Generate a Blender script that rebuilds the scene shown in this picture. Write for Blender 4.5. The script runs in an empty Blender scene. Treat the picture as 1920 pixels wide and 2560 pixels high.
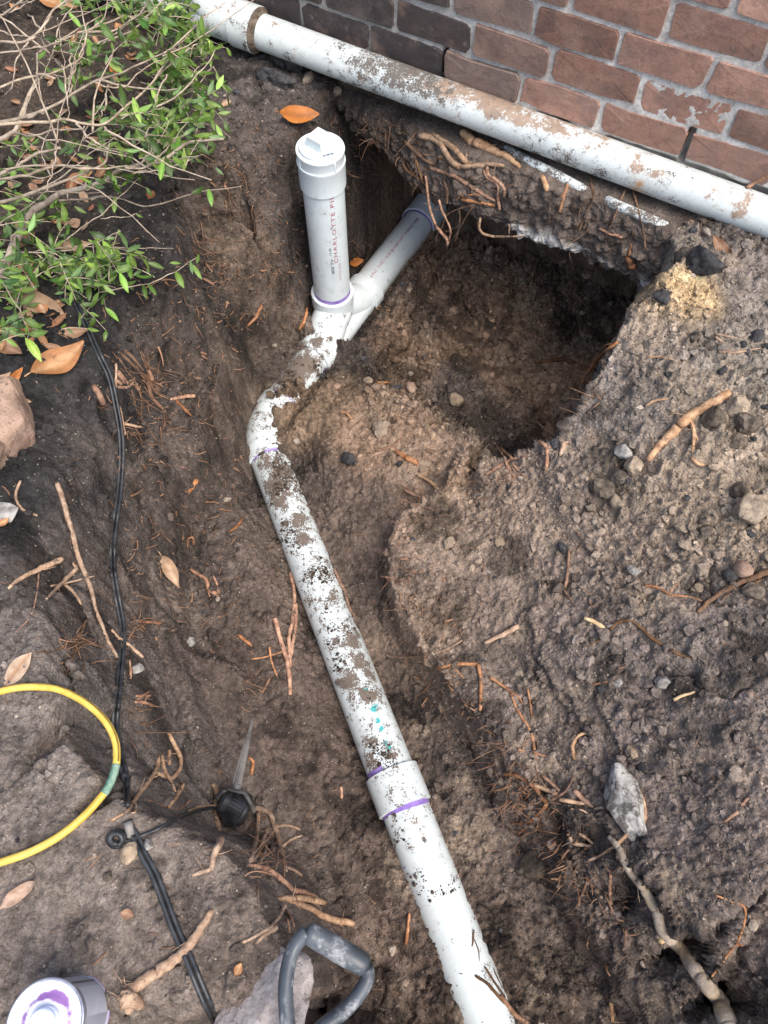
import bpy, math, random
import numpy as np
from mathutils import Vector, Matrix
from mathutils.geometry import delaunay_2d_cdt

RNG = np.random.default_rng(7)
rnd = random.Random(11)
SC = bpy.context.scene
COL = SC.collection

# ------------------------------------------------------------------ camera, sky, sun, exposure
PITCH = math.radians(61.27)
CH = 1.32                       # eye height above the yard surface (m)
FPX = 1934.0                    # focal length in photograph pixels (1920 x 2560)
cam_d = bpy.data.cameras.new('camera')
cam = bpy.data.objects.new('camera', cam_d); COL.objects.link(cam)
cam.location = (0, 0, CH)
cam.rotation_euler = (math.pi / 2 - PITCH, 0, 0)
cam_d.sensor_fit = 'VERTICAL'; cam_d.sensor_height = 36.0; cam_d.sensor_width = 27.0
cam_d.lens = 36.0 * FPX / 2560.0
cam_d.clip_start = 0.02; cam_d.clip_end = 400
SC.camera = cam

SUN_EL, SUN_AZ = math.radians(60), math.radians(138)     # azimuth clockwise from +Y
world = bpy.data.worlds.new('World'); SC.world = world; world.use_nodes = True
wn = world.node_tree.nodes; wl = world.node_tree.links
bg = wn.get('Background') or wn.new('ShaderNodeBackground')
sky = wn.new('ShaderNodeTexSky'); sky.sky_type = 'NISHITA'; sky.sun_disc = False
sky.sun_elevation = SUN_EL; sky.sun_rotation = SUN_AZ
sky.air_density = 1.0; sky.dust_density = 4.0; sky.ozone_density = 1.0
wl.new(sky.outputs[0], bg.inputs[0]); bg.inputs[1].default_value = 0.15
sd = bpy.data.lights.new('sun', 'SUN'); sd.energy = 1.4; sd.angle = math.radians(42); sd.color = (1.0, 0.965, 0.92)
so = bpy.data.objects.new('sun', sd); COL.objects.link(so)
sv = Vector((math.sin(SUN_AZ) * math.cos(SUN_EL), math.cos(SUN_AZ) * math.cos(SUN_EL), math.sin(SUN_EL)))
so.rotation_euler = sv.to_track_quat('Z', 'Y').to_euler(); so.location = (0, 0, 6)
SC.view_settings.view_transform = 'Standard'; SC.view_settings.look = 'None'
SC.view_settings.gamma = 1.0; SC.view_settings.use_curve_mapping = False
SC.view_settings.exposure = 0.92

# ------------------------------------------------------------------ geometry helpers
FW = np.array([0, math.cos(PITCH), -math.sin(PITCH)]); UP = np.array([0, math.sin(PITCH), math.cos(PITCH)])
C0 = np.array([0, 0, CH])
def ray(px, py): return FW + np.array([1., 0, 0]) * (px - 960) / FPX + UP * (1280 - py) / FPX
def at(px, py, z):
    d = ray(px, py); return C0 + d * ((z - CH) / d[2])
def atdep(px, py, dep): return C0 + ray(px, py) * dep
def proj(X):
    v = np.asarray(X, float) - C0; z = v @ FW
    return 960 + FPX * v[..., 0] / z, 1280 - FPX * (v @ UP) / z, z
YAW = math.radians(-29.7536)
DU = np.array([math.cos(YAW), math.sin(YAW), 0]); NW = np.array([math.sin(YAW), -math.cos(YAW), 0])   # along the wall, out of the wall
OW = np.array([0.15196, 1.94349, 0.0])
def UW(u, w, z): return OW + DU * u + NW * w + np.array([0, 0, z])
def atwall(px, py, w=0.0):
    d = ray(px, py); O = OW + NW * w
    return C0 + d * (((O - C0) @ NW) / (d @ NW))
REG = {'r1': (0, 0, .4219), 'r2': (640, 0, .3858), 'r3': (1240, 0, .4099), 'r4': (0, 640, .4219), 'r5': (600, 640, .4099),
       'r6': (1220, 640, .4219), 'q1': (0, 1280, .4219), 'q2': (600, 1280, .4219), 'q3': (1220, 1280, .4219), 'q4': (0, 1900, .3978),
       'q5': (600, 1900, .3978), 'q6': (1260, 1900, .3978), 'p1': (900, 240, .2411), 'p2': (1200, 400, .3134), 'v5': (440, 0, .3014), 'px': (0, 0, 1.0)}
def PX(reg, pts):
    ox, oy, s = REG[reg]; return [(ox + x * s, oy + y * s) for x, y in pts]

def hash2(ix, iy, seed):
    h = (ix.astype(np.int64) * 374761393 + iy.astype(np.int64) * 668265263 + seed * 1442695041) & 0xFFFFFFFF
    h = ((h ^ (h >> 13)) * 1274126177) & 0xFFFFFFFF
    h = ((h ^ (h >> 16)) * 2246822519) & 0xFFFFFFFF
    return ((h ^ (h >> 15)) & 0xFFFFFF) / float(0xFFFFFF)
def vnoise(x, y, seed=0):
    ix = np.floor(x); iy = np.floor(y); fx = x - ix; fy = y - iy
    fx = fx * fx * fx * (fx * (fx * 6 - 15) + 10); fy = fy * fy * fy * (fy * (fy * 6 - 15) + 10)
    ix = ix.astype(np.int64); iy = iy.astype(np.int64)
    a = hash2(ix, iy, seed); b = hash2(ix + 1, iy, seed); c = hash2(ix, iy + 1, seed); d = hash2(ix + 1, iy + 1, seed)
    return (a * (1 - fx) + b * fx) * (1 - fy) + (c * (1 - fx) + d * fx) * fy - 0.5
def fbm(x, y, sc, octv=4, seed=0, gain=.5):
    r = 0; a = 1.0; t = 0
    for i in range(octv):
        k = sc * 2 ** i; c, s = math.cos(i * .7 + seed), math.sin(i * .7 + seed)
        r = r + a * vnoise((x * c - y * s) * k + 17.3 * i, (x * s + y * c) * k - 9.1 * i, seed + i); t += a; a *= gain
    return r / t * 2          # about -1..1
def worley(x, y, sc, seed):
    X = x * sc; Y = y * sc; ix = np.floor(X).astype(np.int64); iy = np.floor(Y).astype(np.int64)
    best = np.full(X.shape, 9.0); rid = np.zeros(X.shape)
    for dx in (-1, 0, 1):
        for dy in (-1, 0, 1):
            jx = ix + dx; jy = iy + dy
            d = (jx + .15 + .7 * hash2(jx, jy, seed) - X) ** 2 + (jy + .15 + .7 * hash2(jx, jy, seed + 5) - Y) ** 2
            m = d < best; best = np.where(m, d, best); rid = np.where(m, hash2(jx, jy, seed + 9), rid)
    return np.sqrt(best), rid

class MB:
    """collects verts, faces and an optional per-vertex colour; build() links ONE mesh object"""
    def __init__(s): s.v = []; s.f = []; s.c = []; s.n = 0
    def add(s, v, f, col=None):
        v = np.asarray(v, float); s.v.append(v); s.f += [tuple(int(i) + s.n for i in q) for q in f]; s.n += len(v)
        if col is not None: s.c.append(np.broadcast_to(np.asarray(col, float), (len(v), 4)))
    def build(s, name, mat, parent=None, smooth=True, loc=None):
        V = np.concatenate(s.v)
        if parent is not None: o0 = np.array(parent['org'])
        else: o0 = np.array(loc) if loc is not None else V.mean(0)
        me = bpy.data.meshes.new(name); me.from_pydata((V - o0).tolist(), [], s.f)
        if s.c:
            a = me.attributes.new('m', 'FLOAT_COLOR', 'POINT'); a.data.foreach_set('color', np.concatenate(s.c).astype(np.float32).ravel())
        if smooth: me.polygons.foreach_set('use_smooth', [True] * len(me.polygons))
        me.materials.append(mat); me.update()
        ob = bpy.data.objects.new(name, me); COL.objects.link(ob)
        ob['org'] = [float(q) for q in o0]
        if parent is not None: ob.parent = parent
        else: ob.location = o0
        return ob
def tag(o, label=None, cat=None, group=None, kind=None):
    if label: o['label'] = label
    if cat: o['category'] = cat
    if group: o['group'] = group
    if kind: o['kind'] = kind
    return o
def thing(name, loc, label, cat, group=None):
    o = bpy.data.objects.new(name, None); COL.objects.link(o); o.location = loc; o['org'] = [float(q) for q in loc]
    o.empty_display_size = .05
    return tag(o, label, cat, group)

def spline(P, n):
    P = np.asarray(P, float)
    if len(P) < 3:
        t = np.linspace(0, 1, n)[:, None]; return P[0] * (1 - t) + P[-1] * t
    d = np.r_[0, np.cumsum(np.linalg.norm(np.diff(P, axis=0), axis=1) ** .5)]
    T = np.zeros_like(P); T[1:-1] = (P[2:] - P[:-2]) / (d[2:] - d[:-2])[:, None]; T[0] = (P[1] - P[0]) / (d[1] - d[0]); T[-1] = (P[-1] - P[-2]) / (d[-1] - d[-2])
    ts = np.linspace(0, d[-1], n); i = np.clip(np.searchsorted(d, ts, 'right') - 1, 0, len(P) - 2)
    h = (d[i + 1] - d[i])[:, None]; s = ((ts - d[i]) / h[:, 0])[:, None]
    return (2 * s ** 3 - 3 * s ** 2 + 1) * P[i] + (s ** 3 - 2 * s ** 2 + s) * h * T[i] + (-2 * s ** 3 + 3 * s ** 2) * P[i + 1] + (s ** 3 - s ** 2) * h * T[i + 1]
def frames(P):
    T = np.gradient(P, axis=0); T /= np.linalg.norm(T, axis=1)[:, None] + 1e-12
    n = np.cross(T[0], [0, 0, 1.0]);
    if np.linalg.norm(n) < 1e-3: n = np.cross(T[0], [1.0, 0, 0])
    n /= np.linalg.norm(n); N = [n]
    for t in T[1:]:
        n = N[-1] - t * (N[-1] @ t); n /= np.linalg.norm(n); N.append(n)
    N = np.array(N); return T, N, np.cross(T, N)
def tube(mb, P, R, sides=12, cap=True, colfn=None, jit=0, flat=None, rid=0):
    P = np.asarray(P, float); n = len(P); R = np.broadcast_to(np.asarray(R, float), (n,)).copy()
    T, N, B = frames(P); th = np.arange(sides) * 2 * math.pi / sides
    rr = R[:, None] * np.ones(sides)[None]
    if jit: rr = rr * (1 + jit * (RNG.random((n, sides)) - .5) * 2)
    D = N[:, None] * np.cos(th)[None, :, None] + B[:, None] * np.sin(th)[None, :, None]
    V = P[:, None] + D * rr[..., None]
    F = []
    for i in range(n - 1):
        for j in range(sides):
            k = (j + 1) % sides; F.append((i * sides + j, i * sides + k, (i + 1) * sides + k, (i + 1) * sides + j))
    V = V.reshape(-1, 3); col = None
    if colfn is not None: col = colfn(V, D.reshape(-1, 3), np.repeat(np.linspace(0, 1, n), sides))
    if cap:
        F.append(tuple(range(sides - 1, -1, -1))); F.append(tuple((n - 1) * sides + j for j in range(sides)))
    mb.add(V, F, col)
def lathe(mb, P0, axis, prof, sides=48, col=None, colfn=None, sharp=True):
    """prof: list of (distance along the axis, radius); open or closed profile swept round the axis"""
    a = np.asarray(axis, float); a = a / np.linalg.norm(a)
    n = np.cross(a, [0, 0, 1.0]) if abs(a[2]) < .9 else np.cross(a, [1.0, 0, 0]); n /= np.linalg.norm(n); b = np.cross(a, n)
    th = np.arange(sides) * 2 * math.pi / sides
    D = n[None] * np.cos(th)[:, None] + b[None] * np.sin(th)[:, None]
    if sharp:                                                    # split the ring wherever the profile turns a corner
        pr = [prof[0]]
        for i in range(1, len(prof) - 1):
            u = np.subtract(prof[i], prof[i - 1]); v = np.subtract(prof[i + 1], prof[i]); c = u @ v / (np.linalg.norm(u) * np.linalg.norm(v) + 1e-12); pr += [prof[i]] * (2 if c < .86 else 1)
        prof = pr + [prof[-1]]
    V = np.concatenate([P0 + a * h + D * max(r, 1e-5) for h, r in prof]); F = []
    for i in range(len(prof) - 1):
        if prof[i] == prof[i + 1]: continue
        for j in range(sides):
            k = (j + 1) % sides; F.append((i * sides + j, i * sides + k, (i + 1) * sides + k, (i + 1) * sides + j))
    if colfn is not None: col = colfn(V, np.tile(D, (len(prof), 1)), None)
    mb.add(V, F, col)
def box(mb, c, sx, sy, sz, X=None, Y=None, Z=None, col=None):
    X = np.array([1., 0, 0]) if X is None else np.asarray(X); Y = np.array([0, 1., 0]) if Y is None else np.asarray(Y); Z = np.cross(X, Y) if Z is None else np.asarray(Z)
    V = [np.asarray(c) + X * sx * i + Y * sy * j + Z * sz * k for i in (-.5, .5) for j in (-.5, .5) for k in (-.5, .5)]
    mb.add(V, [(0, 1, 3, 2), (4, 6, 7, 5), (0, 4, 5, 1), (2, 3, 7, 6), (0, 2, 6, 4), (1, 5, 7, 3)], col)

# ------------------------------------------------------------------ materials
class NT:
    def __init__(s, name):
        s.m = bpy.data.materials.new(name); s.m.use_nodes = True; s.t = s.m.node_tree; s.n = s.t.nodes; s.b = s.n['Principled BSDF']
    def new(s, t, **k):
        x = s.n.new(t)
        for a, b in k.items(): setattr(x, a, b)
        return x
    def link(s, a, b): s.t.links.new(a, b)
    def noise(s, sc, det=3, rough=.55, co=None, dist=0):
        x = s.new('ShaderNodeTexNoise'); x.inputs['Scale'].default_value = sc; x.inputs['Detail'].default_value = det; x.inputs['Roughness'].default_value = rough
        x.inputs['Distortion'].default_value = dist
        s.link(co or s.co(), x.inputs['Vector']); return x.outputs['Fac']
    def co(s):
        if not hasattr(s, '_co'): s._co = s.new('ShaderNodeTexCoord').outputs['Object']
        return s._co
    def off(s, v):
        x = s.new('ShaderNodeVectorMath', operation='ADD'); s.link(s.co(), x.inputs[0]); x.inputs[1].default_value = v; return x.outputs[0]
    def ramp(s, f, a, b, lo=0., hi=1.):
        x = s.new('ShaderNodeMapRange', clamp=True); x.interpolation_type = 'SMOOTHSTEP'
        s.link(f, x.inputs[0]); 
        for i, v in ((1, a), (2, b), (3, lo), (4, hi)):
            if isinstance(v, (int, float)): x.inputs[i].default_value = v
            else: s.link(v, x.inputs[i])
        return x.outputs[0]
    def math(s, op, a, b):
        x = s.new('ShaderNodeMath', operation=op)
        for i, v in enumerate((a, b)):
            if isinstance(v, (int, float)): x.inputs[i].default_value = v
            else: s.link(v, x.inputs[i])
        return x.outputs[0]
    def mix(s, f, a, b, mode='MIX'):
        x = s.new('ShaderNodeMix', data_type='RGBA', blend_type=mode)
        for i, v in ((0, f), (6, a), (7, b)):
            if isinstance(v, (int, float)): x.inputs[i].default_value = v
            elif isinstance(v, tuple): x.inputs[i].default_value = (*v, 1) if len(v) == 3 else v
            else: s.link(v, x.inputs[i])
        return x.outputs[2]
    def bump(s, h, st, dist=.002):
        x = s.new('ShaderNodeBump'); x.inputs['Strength'].default_value = st; x.inputs['Distance'].default_value = dist; s.link(h, x.inputs['Height'])
        s.link(x.outputs[0], s.b.inputs['Normal']); return x
    def done(s, col, rough=.8, spec=.4):
        if isinstance(col, tuple): s.b.inputs['Base Color'].default_value = (*col, 1)
        else: s.link(col, s.b.inputs['Base Color'])
        if isinstance(rough, (int, float)): s.b.inputs['Roughness'].default_value = rough
        else: s.link(rough, s.b.inputs['Roughness'])
        s.b.inputs['Specular IOR Level'].default_value = spec
        return s.m
def simple(name, c1, c2, sc=30, rough=.7, spec=.3, bump=.4, bsc=None, dist=.001, objvar=0, det=4, soil=0):
    n = NT(name); f = n.ramp(n.noise(sc, det, .6), .3, .7)
    col = n.mix(f, c1, c2)
    if objvar:
        oi = n.new('ShaderNodeObjectInfo'); hs = n.new('ShaderNodeHueSaturation'); n.link(col, hs.inputs['Color'])
        n.link(n.ramp(oi.outputs['Random'], 0, 1, 1 - objvar, 1 + objvar), hs.inputs['Value'])
        n.link(n.ramp(n.math('FRACT', n.math('MULTIPLY', oi.outputs['Random'], 7.3), 0), 0, 1, 1 - objvar * .6, 1 + objvar * .4), hs.inputs['Saturation'])
        col = hs.outputs[0]
    if soil:
        col = n.mix(n.ramp(n.noise(26, 5, .72, n.off((5, 3, 8))), .64 - soil, .72 - soil, 0, .85), col, (.085, .066, .053))
        col = n.mix(n.ramp(n.noise(190, 3, .7), .56, .70, 0, .7), col, (.05, .036, .028))
    if bump: n.bump(n.noise(bsc or sc * 4, 3, .6), bump, dist)
    return n.done(col, rough, spec)

def soil_mat(name):
    n = NT(name); a = n.new('ShaderNodeAttribute', attribute_name='m')
    f1 = n.ramp(n.noise(330, 3, .7), .28, .75, .66, 1.34); f2 = n.ramp(n.noise(70, 4, .65), .3, .7, .72, 1.28)
    k = n.math('MULTIPLY', f1, f2)
    vm = n.new('ShaderNodeVectorMath', operation='SCALE'); n.link(a.outputs['Color'], vm.inputs[0]); n.link(k, vm.inputs['Scale'])
    v = n.new('ShaderNodeTexVoronoi'); v.inputs['Scale'].default_value = 190; n.link(n.co(), v.inputs['Vector'])
    sep = n.new('ShaderNodeSeparateColor'); n.link(v.outputs['Color'], sep.inputs[0])
    grit = n.math('MULTIPLY', n.ramp(v.outputs['Distance'], .34, .2), n.ramp(sep.outputs[0], .945, .965))
    col = n.mix(grit, vm.outputs[0], (.34, .29, .235))
    v2 = n.new('ShaderNodeTexVoronoi'); v2.inputs['Scale'].default_value = 150; n.link(n.off((3, 7, 1)), v2.inputs['Vector'])
    h = n.math('ADD', n.math('MULTIPLY', n.noise(260, 4, .7), .7), n.math('MULTIPLY', v2.outputs['Distance'], -.8))
    n.bump(h, .9, .004)
    return n.done(col, .93, .22)
M = {}
M['soil'] = soil_mat('soil')
def pvc(name, base, dirt, bcol, spots=0.0, rough=.35, fine=260):
    """R of 'm' = how much soil clings, G = purple primer, B = flaked paint or marking colour, A = rust"""
    n = NT(name); a = n.new('ShaderNodeAttribute', attribute_name='m'); sep = n.new('ShaderNodeSeparateColor'); n.link(a.outputs['Color'], sep.inputs[0])
    nn = n.math('ADD', n.math('MULTIPLY', n.noise(45, 4, .62), .55), n.math('MULTIPLY', n.noise(fine, 2, .6), .45))
    def mask(d, f):
        thr = n.math('SUBTRACT', .74, n.math('MULTIPLY', d, .5)); return n.ramp(n.math('SUBTRACT', f, thr), -.018, .018)
    film = n.math('MULTIPLY', n.ramp(n.noise(11, 6, .7), .38, .78, 0, .42), n.ramp(n.noise(70, 4, .7), .3, .65, .5, 1))
    soft = tuple(.45 * b_ + .55 * c for b_, c in zip(base, dirt))
    col = n.mix(film, base, tuple(.62 * b_ + .38 * c for b_, c in zip(base, dirt)))
    thr0 = n.math('SUBTRACT', .74, n.math('MULTIPLY', sep.outputs[0], .5))
    col = n.mix(n.ramp(n.math('SUBTRACT', nn, thr0), -.13, .01, 0, .42), col, soft)                       # smeared halo round the clinging soil
    st = n.new('ShaderNodeMapping'); st.inputs['Scale'].default_value = (1, 1, .12); n.link(n.co(), st.inputs[0])
    col = n.mix(n.math('MULTIPLY', n.ramp(n.noise(420, 2, .5, st.outputs[0]), .66, .74), .35), col, (.22, .21, .20))  # hairline scratches
    col = n.mix(mask(sep.outputs[1], n.noise(30, 4, .6, n.off((2, 0, 5)))), col, (.19, .12, .42))
    nb = n.math('ADD', n.math('MULTIPLY', n.noise(30, 5, .7, n.off((9, 2, 3))), .7), n.math('MULTIPLY', n.noise(170, 2, .6, n.off((1, 2, 3))), .3))
    thrb = n.math('SUBTRACT', .74, n.math('MULTIPLY', sep.outputs[2], .5)); fb = n.math('SUBTRACT', nb, thrb)
    col = n.mix(n.ramp(fb, -.10, .0, 0, .35), col, bcol); bv = n.mix(n.ramp(n.noise(50, 3), .35, .7, 0, .6), bcol, tuple(.6 * c for c in bcol))
    col = n.mix(n.ramp(fb, -.02, .02, 0, .92), col, bv)
    col = n.mix(n.math('MULTIPLY', a.outputs['Alpha'], n.ramp(n.noise(60, 3), .25, .6, .3, 1)), col, (.55, .23, .03))
    dcol = n.mix(n.noise(120, 3), tuple(.55 * c for c in dirt), tuple(1.7 * c for c in dirt))
    dm = n.ramp(n.math('SUBTRACT', nn, thr0), -.022, .022, 0, .97)
    col = n.mix(dm, col, dcol)
    n.bump(n.math('ADD', n.math('MULTIPLY', dm, 1.0), n.math('MULTIPLY', n.noise(150, 3), .12)), .6, .0016)
    return n.done(col, n.math('ADD', rough, n.math('MULTIPLY', dm, .5)), .45)
M['pvc_new'] = pvc('pvc_new', (.73, .80, .81), (.12, .094, .074), (.03, .03, .03))
M['pvc_trench'] = pvc('pvc_trench', (.64, .70, .70), (.125, .096, .075), (.03, .42, .44))
M['pvc_old'] = pvc('pvc_old', (.66, .71, .69), (.13, .113, .096), (.38, .27, .19), rough=.42)
M['primer_paint'] = simple('primer_paint', (.19, .11, .40), (.34, .24, .58), 25, .4, .4, .1)
M['ink_red'] = simple('ink_red', (.36, .05, .10), (.52, .16, .20), 300, .6, .2, 0)
M['ink_black'] = simple('ink_black', (.03, .03, .04), (.12, .12, .14), 300, .6, .2, 0)
M['root'] = simple('root_bark', (.20, .092, .050), (.47, .255, .145), 70, .88, .12, .9, 160, .003, .3, soil=.08)
M['root_tan'] = simple('root_tan', (.28, .165, .098), (.54, .36, .225), 60, .88, .12, .9, 150, .003, .25, soil=.07)
M['fibre'] = simple('root_fibre', (.12, .068, .042), (.34, .20, .125), 30, .9, .1, 0)
M['root_dark'] = simple('root_dark', (.10, .055, .03), (.20, .115, .065), 40, .9, .1, .9, 150, .003, .25, soil=.14)
M['wood_inner'] = simple('wood_inner', (.50, .33, .16), (.66, .50, .30), 60, .85, .15, .5, 200, .001, .1)
M['twig'] = simple('shrub_bark', (.24, .19, .14), (.47, .385, .295), 60, .85, .15, .6, 220, .001, .18)
M['rock_brown'] = simple('rock_brown', (.19, .125, .095), (.41, .285, .21), 16, .85, .2, .8, 90, .004, .12, soil=.05)
M['rock_pink'] = simple('rock_pink', (.27, .235, .215), (.46, .41, .385), 55, .85, .2, .7, 120, .003, soil=.05)
M['rock_grey'] = simple('rock_grey', (.13, .12, .11), (.44, .42, .38), 38, .9, .2, .9, 110, .004, .12)
def gnarl():
    n = NT('gnarled_bark'); col = n.mix(n.ramp(n.noise(40, 5, .7), .35, .65), (.30, .24, .185), (.47, .395, .31)); col = n.mix(n.ramp(n.noise(13, 4, .6, n.off((2, 5, 1))), .50, .64, 0, .7), col, (.58, .43, .24))
    col = n.mix(n.ramp(n.noise(95, 4, .75), .60, .70, 0, .5), col, (.06, .045, .035)); n.bump(n.noise(70, 5, .75), 1, .005); return n.done(col, .88, .15)
M['gnarled'] = gnarl()
def cracked():
    n = NT('cracked_stone'); col = n.mix(n.ramp(n.noise(28, 5, .75), .42, .60), (.13, .12, .11), (.55, .53, .49)); v = n.new('ShaderNodeTexVoronoi', feature='DISTANCE_TO_EDGE'); v.inputs['Scale'].default_value = 26; n.link(n.co(), v.inputs['Vector'])
    col = n.mix(n.ramp(n.noise(90, 4, .8), .56, .66, 0, .8), col, (.08, .07, .06)); n.bump(n.noise(60, 6, .8), 1, .008); return n.done(col, .92, .15)
M['cracked_stone'] = cracked()
M['rock_tan'] = simple('rock_tan', (.19, .15, .11), (.37, .29, .205), 40, .9, .15, .9, 140, .003, .2, soil=.05)
M['clod_dark'] = simple('clod_dark', (.022, .022, .024), (.065, .062, .062), 60, .8, .3, .9, 160, .003, .15)
M['clod_brown'] = simple('clod_brown', (.06, .047, .037), (.17, .14, .11), 55, .92, .15, .9, 170, .003, .25)
M['black_plastic'] = simple('black_plastic', (.012, .013, .015), (.045, .048, .052), 40, .42, .45, .15, 200, .0006)
M['muddy_plastic'] = simple('muddy_plastic', (.03, .032, .036), (.24, .22, .20), 25, .55, .4, .2, 150, .0008)
def worn():
    n = NT('worn_plastic'); w = n.ramp(n.noise(26, 6, .75), .50, .62); f = n.ramp(n.noise(220, 3, .7), .35, .65, .4, 1)
    col = n.mix(n.ramp(n.noise(10, 3), .3, .7), (.035, .042, .050), (.105, .120, .135)); col = n.mix(n.math('MULTIPLY', w, f), col, (.30, .31, .31)); col = n.mix(n.ramp(n.noise(55, 5, .75, n.off((4, 1, 7))), .60, .68, 0, .7), col, (.17, .14, .115))
    n.bump(n.noise(180, 4, .7), .3, .0008); return n.done(col, n.ramp(n.noise(26, 6, .75), .4, .65, .38, .7), .45)
M['worn_plastic'] = worn()
M['yellow'] = simple('yellow_jacket', (.55, .36, .05), (.74, .54, .12), 24, .4, .4, .1, 100, .0006)
M['green_tape'] = simple('green_patina', (.05, .16, .11), (.26, .36, .27), 60, .6, .3, .4, 200, .0008)
M['stripe'] = simple('dark_stripe', (.12, .08, .02), (.25, .17, .04), 60, .6, .2, 0)

# ------------------------------------------------------------------ the sewer pipe's run (needed to shape the trench floor)
RUN_L = at(795, 881, -.65); RUN_E = at(905, 740, -.65); RUN_D = (RUN_E - RUN_L) / np.linalg.norm(RUN_E - RUN_L)
BR_END = RUN_L + RUN_D * .74
ELB1 = at(684, 1036, -.645); ELB2 = at(667, 1130, -.64); TR_END = at(1262, 2660, -.597)
TR_D = (TR_END - ELB2) / np.linalg.norm(TR_END - ELB2)

# ------------------------------------------------------------------ terrain: a triangulated sketch of the dig, rasterised to a fine sheet
PTS = []
def P(z, *pts):
    for p in pts: PTS.append(at(p[0], p[1], z))
def PZ(*pts):
    for p in pts: PTS.append(at(*p))
def line(pts, step=.03):
    W = [np.asarray(p) for p in pts]
    for a, b in zip(W[:-1], W[1:]):
        n = max(1, int(np.linalg.norm(b - a) / step))
        for i in range(n): PTS.append(a + (b - a) * i / n)
    PTS.append(W[-1])
def rim(pts, toe_off, toe_z, step=.03):
    """a rim line given in the photograph with heights, and the toe of the cut face below it"""
    W = [at(*p) for p in pts]; line(W, step)
    tz = np.broadcast_to(toe_z, (len(W),)) if np.isscalar(toe_z) else np.r_[toe_z, [toe_z[-1]] * (len(W) - len(toe_z))]
    line([np.array([p[0] + toe_off[0], p[1] + toe_off[1], z]) for p, z in zip(W, tz)], step)
# left yard surface
PZ((-250, 300, 0), (-250, 1000, 0), (-250, 1600, 0), (-300, 2300, 0), (-300, 2700, 0), (0, 200, .03), (0, 450, .02), (0, 700, .01), (0, 1000, 0), (0, 1200, 0), (0, 1450, .005), (0, 1650, 0),
   (0, 2000, .01), (0, 2300, 0), (0, 2560, 0), (150, 800, -.01), (160, 1000, -.045), (150, 1200, -.05), (165, 1350, -.075), (110, 1500, -.02), (100, 1680, 0), (250, 400, .02), (250, 650, .01), (450, 200, .03), (380, 450, .0),
   (250, 900, -.06), (230, 1100, -.105), (560, 250, .02), (650, 200, .03), (720, 265, .01), (200, 2150, .01), (300, 2350, 0), (450, 2300, .01), (500, 2500, 0), (200, 2450, .0), (600, 2400, -.01), (420, 2160, .01), (150, 2050, .012))
# head of the trench: left cut face runs square to the house, under the drain pipe
line([UW(-.42, .46, -.01), UW(-.36, .35, -.005), UW(-.335, .2, -.005), UW(-.32, .08, 0), UW(-.31, -.05, 0), UW(-.30, -.38, 0)])
line([UW(-.335, .45, -.2), UW(-.315, .3, -.2), UW(-.30, .12, -.22), UW(-.285, -.3, -.2)])
line([UW(-.275, .48, -.50), UW(-.275, .34, -.56), UW(-.27, .2, -.60), UW(-.27, -.33, -.66)])
# left bank: rim, sloping cut face, lip, floor
line([at(*p) for p in ((455, 560, -.02), (420, 660, -.04), (370, 760, -.075), (330, 880, -.12), (300, 1000, -.155), (285, 1150, -.175), (270, 1300, -.195), (265, 1450, -.205), (262, 1560, -.20))])
PZ((560, 700, -.27), (540, 800, -.30), (520, 900, -.315), (470, 1000, -.305), (410, 1100, -.29), (360, 1250, -.285), (335, 1400, -.29), (350, 1550, -.32))
lip = ((600, 820, -.41), (588, 880, -.39), (578, 960, -.38), (566, 1050, -.375), (510, 1120, -.355), (440, 1175, -.34), (400, 1290, -.34), (388, 1400, -.355), (425, 1540, -.40), (478, 1660, -.47), (515, 1750, -.51))
rim(lip[:5], (.020, .008), -.555, .02); rim(lip[4:9], (.022, -.010), -.55, .02); line([at(*p) for p in lip[8:]])
# hollow under the yellow hose
PZ((168, 1660, -.01), (160, 1740, 0), (178, 1810, 0))
line([at(*p) for p in ((185, 1850, 0), (215, 1900, 0), (255, 1935, -.005), (295, 1990, 0), (340, 2045, 0), (400, 2060, 0), (470, 2065, -.005), (530, 2100, -.01), (600, 2185, -.01), (650, 2265, -.01), (690, 2350, -.02), (720, 2440, -.03), (745, 2570, -.04))])
for p in ((530, 2100), (600, 2185), (650, 2265), (690, 2350), (720, 2440), (745, 2570)):
    a = at(*p, -.01); PTS.append(a + np.array([.022, .02, -.28])); PTS.append(np.array([a[0] + .05, a[1] + .03, -.57]))
PZ((215, 1720, -.14), (235, 1800, -.15), (265, 1870, -.16), (320, 1900, -.19), (290, 1650, -.20), (350, 1700, -.29), (420, 1800, -.40), (400, 1930, -.34), (480, 1960, -.47), (345, 1995, -.14), (430, 2020, -.25), (500, 2050, -.42), (540, 2060, -.52))
# trench floor
PZ((700, 820, -.55), (655, 770, -.52), (640, 930, -.555), (730, 930, -.60), (850, 960, -.575), (800, 1050, -.54), (940, 1080, -.505), (875, 880, -.63), (905, 800, -.66), (640, 1020, -.57),
   (600, 1220, -.56), (520, 1280, -.55), (470, 1400, -.545), (600, 1500, -.55), (650, 1700, -.575), (560, 1850, -.56), (760, 1900, -.60), (820, 2100, -.62), (880, 2330, -.63), (950, 2560, -.63), (820, 2500, -.6),
   (860, 1200, -.54), (910, 1320, -.555), (950, 1600, -.575), (1000, 1800, -.585), (1150, 1960, -.575), (1230, 2150, -.585), (1350, 2400, -.6), (1450, 2560, -.6), (1560, 2700, -.6), (1050, 2700, -.63))
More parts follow.
